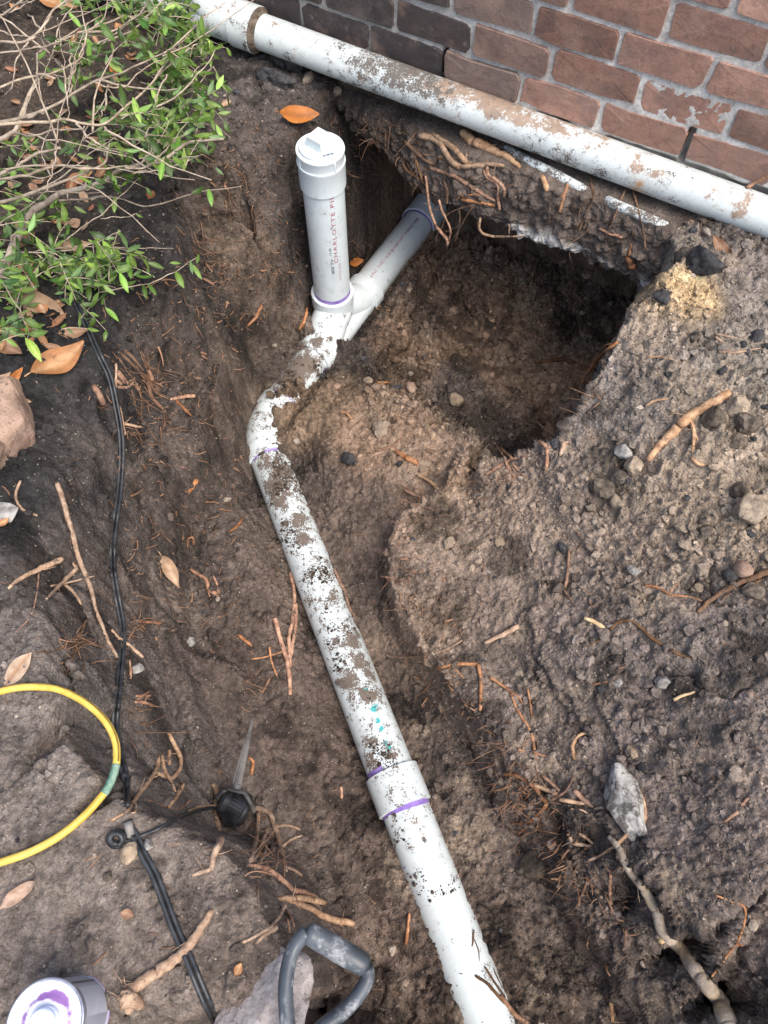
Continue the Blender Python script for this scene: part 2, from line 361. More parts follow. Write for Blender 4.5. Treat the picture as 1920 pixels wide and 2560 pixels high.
# pier between the branch and the pit, soft lip of the pit
line([at(*p) for p in ((1062, 640, -.60), (1020, 740, -.58), (960, 860, -.585), (930, 935, -.575), (965, 975, -.545), (1015, 1015, -.52), (1085, 1060, -.49), (1150, 1108, -.43), (1225, 1136, -.36))])
line([at(*p) for p in ((1085, 680, -.74), (1050, 780, -.74), (985, 900, -.73), (985, 950, -.72))])
PZ((1060, 1000, -.71), (1140, 1062, -.71), (1220, 1090, -.71), (1120, 880, -.73), (1250, 900, -.76), (1250, 1040, -.74), (1350, 900, -.75), (1150, 750, -.74), (1400, 1000, -.7))
# right side of the pit
rim(((1225, 1136, -.36), (1310, 1130, -.295), (1385, 1098, -.235), (1440, 1035, -.175), (1490, 950, -.12), (1535, 870, -.08), (1585, 765, -.03), (1618, 705, -.01)), (-.035, .035), -.68)
for u in np.arange(-.25, .67, .06):
    PTS.append(UW(u, -.40, 0)); PTS.append(UW(u, -.35, -.66)); PTS.append(UW(u, -.15, -.70 + .05 * math.sin(u * 9)))
for w in np.arange(-.35, .15, .06): PTS.append(UW(.70, w, 0)); PTS.append(UW(.665, w, -.64))
# right bank above the trench
rim(((1225, 1140, -.355), (1140, 1188, -.385), (1065, 1238, -.40), (1000, 1290, -.405), (968, 1365, -.405), (975, 1450, -.405), (1010, 1530, -.405), (1090, 1650, -.395), (1180, 1760, -.385), (1240, 1850, -.38)), (-.018, -.010), [-.395, -.45, -.51, -.56, -.57], .02)
rim(((1240, 1850, -.38), (1371, 2015, -.375), (1440, 2140, -.375), (1507, 2258, -.375), (1540, 2320, -.375), (1606, 2410, -.38), (1700, 2560, -.38)), (-.042, -.028), [-.575, -.58, -.585, -.59, -.60], .02)
PZ((1200, 1260, -.37), (1100, 1300, -.395), (1060, 1400, -.395), (1130, 1400, -.385), (1120, 1560, -.395), (1190, 1550, -.385), (1290, 1700, -.385), (1340, 1830, -.38), (1430, 1950, -.36), (1500, 2060, -.33), (1540, 2120, -.30), (1480, 2110, -.40), (1575, 2255, -.43), (1650, 2370, -.44), (1740, 2500, -.44),
   (1590, 2150, -.26), (1660, 2250, -.25), (1710, 2340, -.25), (1790, 2440, -.25), (1850, 2560, -.25), (1400, 1300, -.27), (1600, 1300, -.19), (1800, 1300, -.12), (1950, 1300, -.07), (1300, 1450, -.34), (1500, 1600, -.25), (1700, 1600, -.18),
   (1950, 1700, -.10), (1580, 1850, -.25), (1800, 1900, -.17), (1950, 2200, -.13), (1950, 2600, -.16), (1750, 2150, -.2), (1700, 1000, -.05), (1900, 1000, -.01), (1550, 1150, -.16), (1690, 830, -.01), (1920, 760, .01), (1700, 640, .03), (1840, 600, .03), (1950, 660, .02), (1650, 690, .015))
PZ((2200, 700, .02), (2200, 1200, .0), (2300, 1800, -.03), (2300, 2600, -.08))
for x in np.arange(-4, 4.1, .8):
    for y in (-2.2, -1.2, 3.4, 4.2): PTS.append(np.array([x, y, 0.0]))
for y in np.arange(-1.2, 3.5, .8):
    for x in (-3.2, -2.2, 2.0, 3.0): PTS.append(np.array([x, y, 0.0]))
for u in np.arange(-1.6, 2, .2): PTS.append(UW(u, -.5, 0)); PTS.append(UW(u, -.9, 0))
PTS = np.array(PTS)
key = np.unique(np.round(PTS[:, :2] / .006), axis=0, return_index=True)[1]; PTS = PTS[key]
res = delaunay_2d_cdt([Vector(p[:2]) for p in PTS], [], [], 0, 1e-6)
TV = np.array([[v.x, v.y] for v in res[0]]); TZ = np.array([PTS[o[0], 2] if o else 0 for o in res[3]]); TF = [tuple(f) for f in res[2]]

STEP = .0033
gx = np.arange(-1.34, 1.22, STEP); gy = np.arange(-.42, 2.72, STEP)
def raster(Q):
    """barycentric heights of the sketch at the (warped) points Q, looked up on a fine helper raster"""
    hs = .004; x0, y0 = -1.5, -.6; nx, ny = int(2.9 / hs), int(3.5 / hs); Z = np.zeros((ny, nx))
    for a, b, c in TF:
        A, B, Cc = TV[a], TV[b], TV[c]
        lo = np.minimum(np.minimum(A, B), Cc); hi = np.maximum(np.maximum(A, B), Cc)
        i0 = max(0, int((lo[0] - x0) / hs)); i1 = min(nx - 1, int((hi[0] - x0) / hs) + 1); j0 = max(0, int((lo[1] - y0) / hs)); j1 = min(ny - 1, int((hi[1] - y0) / hs) + 1)
        if i0 > i1 or j0 > j1: continue
        X, Y = np.meshgrid(x0 + hs * np.arange(i0, i1 + 1), y0 + hs * np.arange(j0, j1 + 1))
        dt = (B[1] - Cc[1]) * (A[0] - Cc[0]) + (Cc[0] - B[0]) * (A[1] - Cc[1])
        if abs(dt) < 1e-12: continue
        l1 = ((B[1] - Cc[1]) * (X - Cc[0]) + (Cc[0] - B[0]) * (Y - Cc[1])) / dt; l2 = ((Cc[1] - A[1]) * (X - Cc[0]) + (A[0] - Cc[0]) * (Y - Cc[1])) / dt
        m = (l1 > -1e-6) & (l2 > -1e-6) & (l1 + l2 < 1 + 1e-6)
        Z[j0:j1 + 1, i0:i1 + 1] = np.where(m, l1 * TZ[a] + l2 * TZ[b] + (1 - l1 - l2) * TZ[c], Z[j0:j1 + 1, i0:i1 + 1])
    fx = np.clip((Q[0] - x0) / hs, 0, nx - 2); fy = np.clip((Q[1] - y0) / hs, 0, ny - 2); ix = fx.astype(int); iy = fy.astype(int); fx -= ix; fy -= iy
    return (Z[iy, ix] * (1 - fx) + Z[iy, ix + 1] * fx) * (1 - fy) + (Z[iy + 1, ix] * (1 - fx) + Z[iy + 1, ix + 1] * fx) * fy
def blur(Z, n):
    for _ in range(n):
        Z = np.pad(Z, 1, mode='edge'); Z = (Z[:-2] + 2 * Z[1:-1] + Z[2:]) / 4; Z = (Z[:, :-2] + 2 * Z[:, 1:-1] + Z[:, 2:]) / 4
    return Z
GX, GY = np.meshgrid(gx, gy)
wx = .010 * fbm(GX, GY, 9, 3, 3) + .008 * fbm(GX, GY, 45, 2, 4); wy = .010 * fbm(GX, GY, 9, 3, 13) + .008 * fbm(GX, GY, 45, 2, 14)
wx = wx - .005 * fbm(GX, GY, 45, 2, 4); wy = wy - .005 * fbm(GX, GY, 45, 2, 14)
H = raster((GX + wx, GY + wy))
for k, (sc, am) in enumerate(((16, .016), (38, .012))):          # chips and ledges on the cut faces, varying with height
    wx = wx + am * fbm(GX * .5 + GY * .5, H * 1.1, sc, 3, 201 + k); wy = wy + am * fbm(GY * .5 - GX * .5, H * 1.1, sc, 3, 211 + k)
    H = raster((GX + wx, GY + wy))
H = blur(H, 2)
def bl(A, x, y):
    fx = np.clip((np.asarray(x) - gx[0]) / STEP, 0, len(gx) - 1.001); fy = np.clip((np.asarray(y) - gy[0]) / STEP, 0, len(gy) - 1.001)
    ix = fx.astype(int); iy = fy.astype(int); fx = fx - ix; fy = fy - iy
    return (A[iy, ix] * (1 - fx) + A[iy, ix + 1] * fx) * (1 - fy) + (A[iy + 1, ix] * (1 - fx) + A[iy + 1, ix + 1] * fx) * fy
# soil lying against and over the buried pipe
def along(A, B):
    d = (B - A)[:2]; L = np.linalg.norm(d); d = d / L; t = (GX - A[0]) * d[0] + (GY - A[1]) * d[1]; s = (GX - A[0]) * -d[1] + (GY - A[1]) * d[0]
    return t, s, L
def smooth(x, a, b):
    t = np.clip((x - a) / (b - a), 0, 1); return t * t * (3 - 2 * t)
rag = fbm(GX, GY, 26, 4, 31)
t, s, L = along(ELB2, TR_END); zax = ELB2[2] + (TR_END[2] - ELB2[2]) * np.clip(t / L, 0, 1)
win = smooth(t, -.03, .06)
cv_r = np.interp(t, [0, .1, .35, .55, .72, .84, 1.05, 1.3, 1.5], [.030, .022, .020, .026, .0, -.035, -.02, .012, .024])   # s > 0 is the photo's right
cv_l = np.interp(t, [0, .1, .35, .55, .72, .84, 1.05, 1.3, 1.5], [-.01, -.025, -.012, -.02, -.03, -.05, -.03, .022, .030])
sg = np.where(s > 0, cv_r, cv_l); 
tgt = zax + sg + .018 * rag; wgt = win * smooth(np.abs(s), .16, .05)
H = H * (1 - wgt) + tgt * wgt
t, s, L = along(RUN_L, ELB1)
wgt = smooth(t, -.05, .03) * smooth(t, L + .05, L - .03) * smooth(np.abs(s), .13, .05)
H = H * (1 - wgt) + (-.648 + np.where(s > 0, .006, .034) + .020 * rag) * wgt
t, s, L = along(ELB1, ELB2); wgt = smooth(t, -.04, 0) * smooth(t, L + .04, L) * smooth(np.abs(s), .10, .055); H = H * (1 - wgt) + (-.645 + np.where(s > 0, .052, .022) + .016 * rag) * wgt
t, s, L = along(RUN_L, BR_END); wgt = smooth(t, .05, .12) * smooth(np.abs(s), .115, .070); H = H * (1 - wgt) + (-.672 + .012 * rag) * wgt
for px, py, r, z in ((724, 980, .020, .092), (700, 994, .018, .088), (750, 968, .016, .085), (675, 1000, .018, .07), (748, 1075, .03, .05), (775, 1000, .03, .05), (716, 1062, .010, .062)):
    c = at(px, py, -.60); d = np.hypot(GX - c[0], GY - c[1]); H = np.maximum(H, np.where(d < r * 2, -.65 + z * np.exp(-(d / r) ** 2 * .5) + .012 * rag, -9))
# bowl where the light sits, small holes and pockets
for px, py, z, r, dz in ((595, 2010, -.5, .05, .05), (560, 690, -.3, .0, 0), (1480, 2230, -.46, .022, .05), (1430, 2110, -.5, .02, .04), (1330, 1985, -.52, .03, .04), (480, 1205, -.45, .02, .02), (185, 2290, 0, .016, .018)):
    if r: c = at(px, py, z); H -= dz * np.exp(-((GX - c[0]) ** 2 + (GY - c[1]) ** 2) / r ** 2)
slope = np.hypot(*np.gradient(blur(H, 6), STEP)); steep = smooth(slope, .8, 2.2)
# crumbly relief: looser on the floor and the right bank, firmer on the cut faces
def kern(items, warp=.05):
    X = GX + warp * fbm(GX, GY, 6, 3, 51); Y = GY + warp * fbm(GX, GY, 6, 3, 61); num = 0; den = 1e-9
    for px, py, z, r, val, k in items:
        c = at(px, py, z); w = k * np.exp(-((X - c[0]) ** 2 + (Y - c[1]) ** 2) / r ** 2) + 1e-12; num = num + w[..., None] * np.asarray(val, float); den = den + w
    return num / den[..., None]
loose = kern([(200, 1000, 0, .3, [.7], 1), (450, 1100, -.3, .15, [.6], 1), (600, 560, -.1, .12, [.95], 1.3), (640, 700, -.3, .1, [.85], 1.2), (820, 450, -.2, .12, [.9], 1.2), (650, 1500, -.55, .2, [.9], 1), (900, 1250, -.5, .15, [.75], 1), (1500, 1250, -.2, .2, [1.35], 1), (1750, 1000, -.05, .2, [1.3], 1), (1200, 1400, -.4, .15, [.7], 1),
              (1700, 1800, -.2, .25, [1.25], 1), (1700, 2300, -.2, .2, [1.2], 1), (1450, 2100, -.4, .10, [.85], 1.2), (1100, 1650, -.45, .08, [.8], 1), (300, 2200, 0, .25, [.55], 1), (100, 2500, 0, .2, [.5], 1), (900, 2300, -.6, .2, [.85], 1), (1250, 900, -.7, .22, [1.7], 1.5), (450, 300, 0, .3, [.7], 1), (1820, 600, 0, .15, [1.0], 1)])[..., 0]
amp = loose * (1 - .35 * steep)
NX = GX + .8 * H * steep; NY = GY - .8 * H * steep
dz = .010 * fbm(NX, NY, 14, 4, 21) + steep * (.016 * fbm(NX, NY, 17, 4, 25) + .007 * fbm(NX, NY, 52, 3, 26))
for sc, hgt, prob, seed in ((20, .020, .16, 71), (34, .015, .30, 72), (62, .0095, .5, 73), (105, .0065, .75, 74)):
    q = .42 / sc; F1, rid = worley(NX + q * fbm(NX, NY, sc * 1.5, 2, seed + 3), NY + q * fbm(NX, NY, sc * 1.5, 2, seed + 4), sc, seed)
    rad = .30 + .30 * hash2((rid * 1e6).astype(np.int64), np.zeros_like(rid, dtype=np.int64), seed); pm = smooth(fbm(NX, NY, 5.5, 3, seed + 7), -.35, .25)
    dz = dz + pm * np.where(rid < prob, hgt * (.4 + rid / prob * .6) * np.clip(1 - (F1 / rad) ** 2, 0, 1) ** .7 * (1 + .5 * fbm(NX, NY, sc * 3, 2, seed + 9)), 0)
dz = dz + .0045 * fbm(NX, NY, 85, 3, 23, .65)
crack = np.abs(fbm(GX, GY, 7, 4, 91)); dz = dz - .014 * smooth(crack, .03, 0) * smooth(loose, .3, .6) * smooth(fbm(GX, GY, 3, 2, 92), -.1, .3) * (1 - steep)
dz = dz * 1.25; HB0 = H; gy_, gx_ = np.gradient(blur(H, 4), STEP); nl_ = 1 / np.sqrt(1 + gx_ ** 2 + gy_ ** 2); DN = dz * amp
H = H + DN
# soil colours (albedo) by place
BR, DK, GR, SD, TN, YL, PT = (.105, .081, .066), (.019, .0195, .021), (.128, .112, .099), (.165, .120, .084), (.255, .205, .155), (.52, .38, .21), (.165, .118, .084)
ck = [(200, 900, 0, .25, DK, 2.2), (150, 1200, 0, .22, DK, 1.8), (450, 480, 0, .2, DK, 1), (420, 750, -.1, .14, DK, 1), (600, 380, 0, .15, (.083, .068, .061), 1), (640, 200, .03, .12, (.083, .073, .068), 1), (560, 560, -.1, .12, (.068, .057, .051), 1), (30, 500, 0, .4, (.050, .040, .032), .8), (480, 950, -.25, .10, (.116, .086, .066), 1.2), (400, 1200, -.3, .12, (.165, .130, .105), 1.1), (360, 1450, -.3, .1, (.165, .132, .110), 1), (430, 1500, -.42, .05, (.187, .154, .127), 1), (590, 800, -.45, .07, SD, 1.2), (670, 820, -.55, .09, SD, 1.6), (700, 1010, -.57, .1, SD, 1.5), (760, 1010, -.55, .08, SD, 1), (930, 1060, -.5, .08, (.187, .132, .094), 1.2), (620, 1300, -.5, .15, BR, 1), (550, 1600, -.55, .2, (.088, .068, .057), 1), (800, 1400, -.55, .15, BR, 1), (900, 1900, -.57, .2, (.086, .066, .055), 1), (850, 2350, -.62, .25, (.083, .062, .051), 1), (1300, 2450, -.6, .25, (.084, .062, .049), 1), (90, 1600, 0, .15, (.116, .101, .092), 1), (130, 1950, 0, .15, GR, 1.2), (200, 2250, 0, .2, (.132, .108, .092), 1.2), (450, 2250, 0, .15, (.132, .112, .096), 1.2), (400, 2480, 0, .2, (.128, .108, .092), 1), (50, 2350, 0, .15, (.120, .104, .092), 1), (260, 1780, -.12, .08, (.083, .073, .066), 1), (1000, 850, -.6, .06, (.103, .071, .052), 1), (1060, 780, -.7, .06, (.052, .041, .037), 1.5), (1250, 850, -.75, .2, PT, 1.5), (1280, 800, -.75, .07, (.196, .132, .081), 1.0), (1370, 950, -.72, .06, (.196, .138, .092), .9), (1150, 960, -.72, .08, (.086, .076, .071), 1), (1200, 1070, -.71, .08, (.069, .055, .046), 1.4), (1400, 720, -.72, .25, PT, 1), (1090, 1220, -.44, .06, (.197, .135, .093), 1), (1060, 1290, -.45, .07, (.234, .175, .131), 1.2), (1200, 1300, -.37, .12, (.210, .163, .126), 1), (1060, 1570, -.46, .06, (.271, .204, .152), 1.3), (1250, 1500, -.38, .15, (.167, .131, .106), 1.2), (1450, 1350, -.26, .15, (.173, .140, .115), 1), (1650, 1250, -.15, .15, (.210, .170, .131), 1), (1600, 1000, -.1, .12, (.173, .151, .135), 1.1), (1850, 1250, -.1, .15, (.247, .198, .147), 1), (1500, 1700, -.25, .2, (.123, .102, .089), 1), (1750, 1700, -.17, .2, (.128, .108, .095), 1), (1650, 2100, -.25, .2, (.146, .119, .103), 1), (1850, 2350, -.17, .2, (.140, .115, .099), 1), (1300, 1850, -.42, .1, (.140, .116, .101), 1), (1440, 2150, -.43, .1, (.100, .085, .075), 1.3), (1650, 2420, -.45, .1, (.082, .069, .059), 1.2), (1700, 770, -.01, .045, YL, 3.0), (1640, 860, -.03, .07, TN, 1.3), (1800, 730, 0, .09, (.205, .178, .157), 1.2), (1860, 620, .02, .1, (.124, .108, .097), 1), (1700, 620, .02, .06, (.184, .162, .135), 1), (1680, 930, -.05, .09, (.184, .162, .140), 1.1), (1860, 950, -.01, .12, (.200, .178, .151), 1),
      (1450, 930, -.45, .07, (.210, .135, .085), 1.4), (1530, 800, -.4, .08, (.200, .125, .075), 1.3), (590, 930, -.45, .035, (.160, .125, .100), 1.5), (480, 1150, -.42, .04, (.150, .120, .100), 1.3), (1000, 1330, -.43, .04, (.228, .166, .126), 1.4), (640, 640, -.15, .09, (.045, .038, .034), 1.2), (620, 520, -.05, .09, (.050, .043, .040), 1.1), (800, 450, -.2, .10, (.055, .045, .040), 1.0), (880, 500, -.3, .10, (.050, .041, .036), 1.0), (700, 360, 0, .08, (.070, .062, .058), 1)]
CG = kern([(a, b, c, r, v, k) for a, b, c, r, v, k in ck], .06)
pat = fbm(NX, NY, 16, 4, 41); pat2 = fbm(NX, NY, 55, 3, 43)
CG = CG * (1 + .50 * pat + .42 * pat2 + .25 * fbm(NX, NY, 130, 2, 44))[..., None]
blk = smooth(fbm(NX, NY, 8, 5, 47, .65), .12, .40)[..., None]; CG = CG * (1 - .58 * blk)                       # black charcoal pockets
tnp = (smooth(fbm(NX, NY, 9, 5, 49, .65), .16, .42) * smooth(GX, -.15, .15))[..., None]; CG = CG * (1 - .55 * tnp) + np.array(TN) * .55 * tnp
cu = (GX - OW[0]) * DU[0] + (GY - OW[1]) * DU[1]; cw = (GX - OW[0]) * NW[0] + (GY - OW[1]) * NW[1]
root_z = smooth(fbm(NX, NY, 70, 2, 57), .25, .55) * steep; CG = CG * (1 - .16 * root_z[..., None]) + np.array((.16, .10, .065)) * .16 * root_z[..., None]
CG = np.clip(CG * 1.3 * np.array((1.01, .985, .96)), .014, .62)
def make_ground():
    ex = np.array([-120., -60, -30, -15, -8, -4.5, -2.6, -1.8, -1.5]); ey0 = np.array([-120., -60, -30, -15, -8, -4, -2, -1, -.65]); ey1 = np.array([2.85, 3.2, 4, 6, 10, 20, 40, 80, 150.])
    X = np.r_[ex, gx, -ex[::-1] - .15]; Y = np.r_[ey0, gy, ey1]; nx, ny = len(X), len(Y)
    VX, VY = np.meshgrid(X, Y); Z = np.zeros((ny, nx)); cc = np.zeros((ny, nx, 4)); cc[..., :3] = (.11, .09, .075); cc[..., 3] = 1
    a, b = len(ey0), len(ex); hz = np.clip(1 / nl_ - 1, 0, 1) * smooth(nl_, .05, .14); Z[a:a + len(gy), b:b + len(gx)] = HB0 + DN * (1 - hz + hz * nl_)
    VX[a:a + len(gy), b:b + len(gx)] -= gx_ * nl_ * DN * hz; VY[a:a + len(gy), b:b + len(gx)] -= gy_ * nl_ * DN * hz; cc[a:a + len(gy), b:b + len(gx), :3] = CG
    me = bpy.data.meshes.new('ground'); nv = nx * ny; me.vertices.add(nv)
    me.vertices.foreach_set('co', np.stack([VX, VY, Z], -1).astype(np.float32).ravel())
    idx = np.arange(nv).reshape(ny, nx); q = np.stack([idx[:-1, :-1], idx[:-1, 1:], idx[1:, 1:], idx[1:, :-1]], -1).reshape(-1, 4)
    me.loops.add(q.size); me.loops.foreach_set('vertex_index', q.astype(np.int32).ravel()); me.polygons.add(len(q))
    me.polygons.foreach_set('loop_start', np.arange(0, q.size, 4, dtype=np.int32)); me.polygons.foreach_set('use_smooth', np.ones(len(q), bool))
    me.update(calc_edges=True); at_ = me.attributes.new('m', 'FLOAT_COLOR', 'POINT'); at_.data.foreach_set('color', cc.astype(np.float32).ravel())
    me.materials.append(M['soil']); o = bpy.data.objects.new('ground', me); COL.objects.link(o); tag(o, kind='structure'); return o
make_ground()

# ------------------------------------------------------------------ soil bank that bridges the cavity under the drain pipe
def make_bank():
    us = np.arange(-.46, 1.0, .006); bot = np.interp(us, [-.46, -.30, -.24, -.15, -.05, .03, .11, .184, .25, .32, .39, .433, .50, .534, .60, .657, .69, .75, 1.0], [-.03, -.05, -.08, -.115, -.17, -.195, -.16, -.15, -.165, -.165, -.145, -.145, -.165, -.185, -.175, -.18, -.17, -.17, -.15])
    wf = np.interp(us, [-.46, -.3, -.15, 0, .12, .6, .7, 1.0], [.02, .03, .05, .085, .115, .12, .13, .10]); top = np.interp(us, [-.46, -.2, 0, .3, 1.0], [-.01, 0, .0, .015, .02])
    V = []; K = []
    prof_t = np.r_[np.linspace(0, 1, 16), np.linspace(1, 2, 46)[1:], np.linspace(2, 3, 16)[1:]]
    for i, u in enumerate(us):
        for t in prof_t:
            if t <= 1: w = -.62 + (wf[i] + .60) * t; z = top[i] - .012 * t
            elif t <= 2:
                q = t - 1; z = top[i] - .012 + (bot[i] - top[i] + .012) * q; w = wf[i] - .02 + .02 * math.sin(q * 2.6) + .012 * q
            else:
                q = t - 2; z = bot[i] + .09 * q ** 1.3; w = wf[i] - .008 - (wf[i] + .60) * q
            V.append((u, w, z)); K.append(t)
    V = np.array(V); K = np.array(K); nt = len(prof_t)
    a, b, c = V[:, 0], V[:, 1], V[:, 2]
    face = np.clip(1 - np.abs(K - 1.5) * 1.2, 0, 1)
    d = .022 * fbm(a, c + b * .7, 12, 4, 101) + .010 * fbm(a, c + b, 48, 3, 102)
    F1, rid = worley(a, c * 1.1 + b, 42, 105); d = d + np.where(rid < .4, .011 * np.sqrt(np.clip(1 - (F1 / .5) ** 2, 0, 1)), 0)
    F1, rid = worley(a, c * 1.1 + b, 95, 106); d = d + np.where(rid < .6, .006 * np.sqrt(np.clip(1 - (F1 / .5) ** 2, 0, 1)), 0)
    low = smooth(K, 1.72, 1.9) * smooth(K, 2.25, 2.03)
    lump = smooth(fbm(a, c, 9, 3, 111), -.12, .18) * low * smooth(a, .08, .16)
    Wd = b + d * np.where(K < 2.4, 1, .4) * smooth(K, .5, 1.0) + .010 * lump
    Zd = c + np.where(K <= 1, .010 * fbm(a, b, 20, 3, 103) * smooth(K, 0, .4), 0) + np.where(K >= 2, .03 * fbm(a, b, 14, 4, 104), 0) - low * .022 * (fbm(a, b * 0, 16, 3, 107))
    W = OW[None] + DU[None] * a[:, None] + NW[None] * Wd[:, None]; W[:, 2] = Zd
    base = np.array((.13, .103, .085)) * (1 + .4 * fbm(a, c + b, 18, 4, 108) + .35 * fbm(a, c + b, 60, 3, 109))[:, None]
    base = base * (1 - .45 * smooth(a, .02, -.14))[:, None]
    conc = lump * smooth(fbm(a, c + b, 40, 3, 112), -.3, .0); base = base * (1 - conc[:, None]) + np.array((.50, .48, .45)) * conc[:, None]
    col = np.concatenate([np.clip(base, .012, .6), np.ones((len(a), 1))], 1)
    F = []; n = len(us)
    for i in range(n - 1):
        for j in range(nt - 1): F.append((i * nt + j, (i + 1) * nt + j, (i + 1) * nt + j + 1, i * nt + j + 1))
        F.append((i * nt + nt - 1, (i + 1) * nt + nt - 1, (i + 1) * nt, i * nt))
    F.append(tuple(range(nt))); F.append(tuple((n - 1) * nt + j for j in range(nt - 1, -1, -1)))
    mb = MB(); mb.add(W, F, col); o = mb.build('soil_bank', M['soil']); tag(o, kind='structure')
    return o
make_bank()

# ------------------------------------------------------------------ brick wall
BW = .213; BZ = [.184, .2665, .349, .4315]; CHT = .0825
wall = thing('brick_wall', UW(.2, 0, .1), 'old red and soot dark brick house wall with pale grey mortar', 'wall')
def brick_mesh(seed):
    r = np.random.default_rng(seed); L, Hh, D = .2, .07, .09
    c = .0035 + .007 * r.random(4); ring = [(-L/2, -Hh/2 + c[0]), (-L/2 + c[0], -Hh/2), (-.05 + .1 * r.random(), -Hh/2), (L/2 - c[1], -Hh/2), (L/2, -Hh/2 + c[1]), (L/2, Hh/2 - c[2]), (L/2 - c[2], Hh/2), (-.05 + .1 * r.random(), Hh/2), (-L/2 + c[3], Hh/2), (-L/2, Hh/2 - c[3])]
    A = np.array(ring) + r.normal(0, .0024, (10, 2)); B = A * np.array([.988, .972]) + r.normal(0, .0008, (10, 2))
    V = [(x, D * .9, z) for x, z in A] + [(x, .0004, z) for x, z in A] + [(x, -.002 + r.normal(0, .0008), z) for x, z in B] + [(-.03, -.0035, 0), (.04, -.003, .004)]
    F = [(i, i + 10, (i + 1) % 10 + 10, (i + 1) % 10) for i in range(10)] + [(i + 10, i + 20, (i + 1) % 10 + 20, (i + 1) % 10 + 10) for i in range(10)]
    F += [(20, 30, 21), (21, 30, 22), (22, 30, 31), (22, 31, 23), (23, 31, 24), (24, 31, 25), (25, 31, 26), (26, 31, 27), (27, 31, 30), (27, 30, 28), (28, 30, 29), (29, 30, 20)]
    me = bpy.data.meshes.new('brick'); me.from_pydata(V, [], [tuple(reversed(f)) for f in F]); me.materials.append(M['brick']); me.update(); return me
n = NT('brick'); oi = n.new('ShaderNodeObjectInfo')
co2 = n.new('ShaderNodeVectorMath', operation='ADD'); n.link(n.co(), co2.inputs[0]); sc_ = n.new('ShaderNodeVectorMath', operation='SCALE'); n.link(oi.outputs['Location'], sc_.inputs[0]); sc_.inputs['Scale'].default_value = 3.1; n.link(sc_.outputs[0], co2.inputs[1]); cv = co2.outputs[0]
col = n.mix(n.ramp(n.noise(14, 4, .6, cv), .40, .75, 0, .7), oi.outputs['Color'], (.12, .085, .075)); 
col = n.mix(n.ramp(n.noise(9, 3, .6, cv), .50, .72, 0, .6), col, (.42, .28, .21))
col = n.mix(n.ramp(n.noise(60, 4, .7, cv), .45, .75, 0, .5), col, (.05, .04, .04)); col = n.mix(n.ramp(n.noise(32, 5, .75, cv), .62, .70, 0, .5), col, (.40, .37, .33))
col = n.mix(n.ramp(n.noise(5, 5, .7, cv), .5, .68, 0, .6), col, (.20, .165, .145)); hs = n.mix(.2, col, oi.outputs['Color']); hb = n.math('ADD', n.math('MULTIPLY', n.noise(22, 4, .6, cv), .6), n.math('MULTIPLY', n.noise(130, 5, .75, cv), .6)); n.bump(hb, .9, .004)
M['brick'] = n.done(hs, .9, .2)
brick_vars = [brick_mesh(s) for s in range(16)]
XB = np.array([*DU]); RotB = Matrix(((DU[0], -NW[0], 0), (DU[1], -NW[1], 0), (0, 0, 1))).to_4x4()
def put_brick(u0, u1, z0, z1, rr):
    o = bpy.data.objects.new('brick', brick_vars[rr.integers(16)]); COL.objects.link(o); o.parent = wall
    uc, zc = (u0 + u1) / 2, (z0 + z1) / 2; p = UW(uc, -.001 + rr.normal(0, .0022), zc + rr.normal(0, .001)) - np.array(wall['org'])
    sx = (u1 - u0 - .0125 + rr.normal(0, .0016)) / .2; sz = (z1 - z0 - .0130 + rr.normal(0, .0012)) / .07
    o.matrix_local = Matrix.Translation(p) @ RotB @ Matrix.Rotation(rr.normal(0, .006), 4, 'Y') @ Matrix.Diagonal((sx, 1, sz, 1))
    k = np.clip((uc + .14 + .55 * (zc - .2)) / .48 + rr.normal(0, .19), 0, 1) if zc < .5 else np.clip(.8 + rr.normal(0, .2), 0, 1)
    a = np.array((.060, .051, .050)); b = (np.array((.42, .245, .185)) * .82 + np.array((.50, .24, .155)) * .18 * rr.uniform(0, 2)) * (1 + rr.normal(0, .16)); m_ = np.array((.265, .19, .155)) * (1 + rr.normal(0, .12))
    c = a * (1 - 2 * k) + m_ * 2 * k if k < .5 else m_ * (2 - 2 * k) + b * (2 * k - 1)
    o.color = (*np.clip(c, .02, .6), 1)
heads = {0: [-.008, 1.011, 1.986, 3.007, -1.021], 1: [.339, -.68, 1.305, 2.348, 3.345], 2: [.038, 1.037, 2.004, 2.97], 3: [1.394, 2.413, 3.399]}
rr = np.random.default_rng(5); weep = []; head_list = []
for cidx in range(0, 12):
    z0 = BZ[0] - CHT + cidx * CHT; z1 = z0 + CHT
    known = heads.get(cidx, []); base = (known[0] if known else (.95, .39, .0, .36)[cidx % 4]) % 1.0
    hs_ = []
    for k in range(-7, 9):
        u = base + k
        for q in known:
            if abs(q - u) < .25: u = q
        hs_.append(u * BW)
    for a, b in zip(hs_[:-1], hs_[1:]): put_brick(a, b, z0, z1, rr)
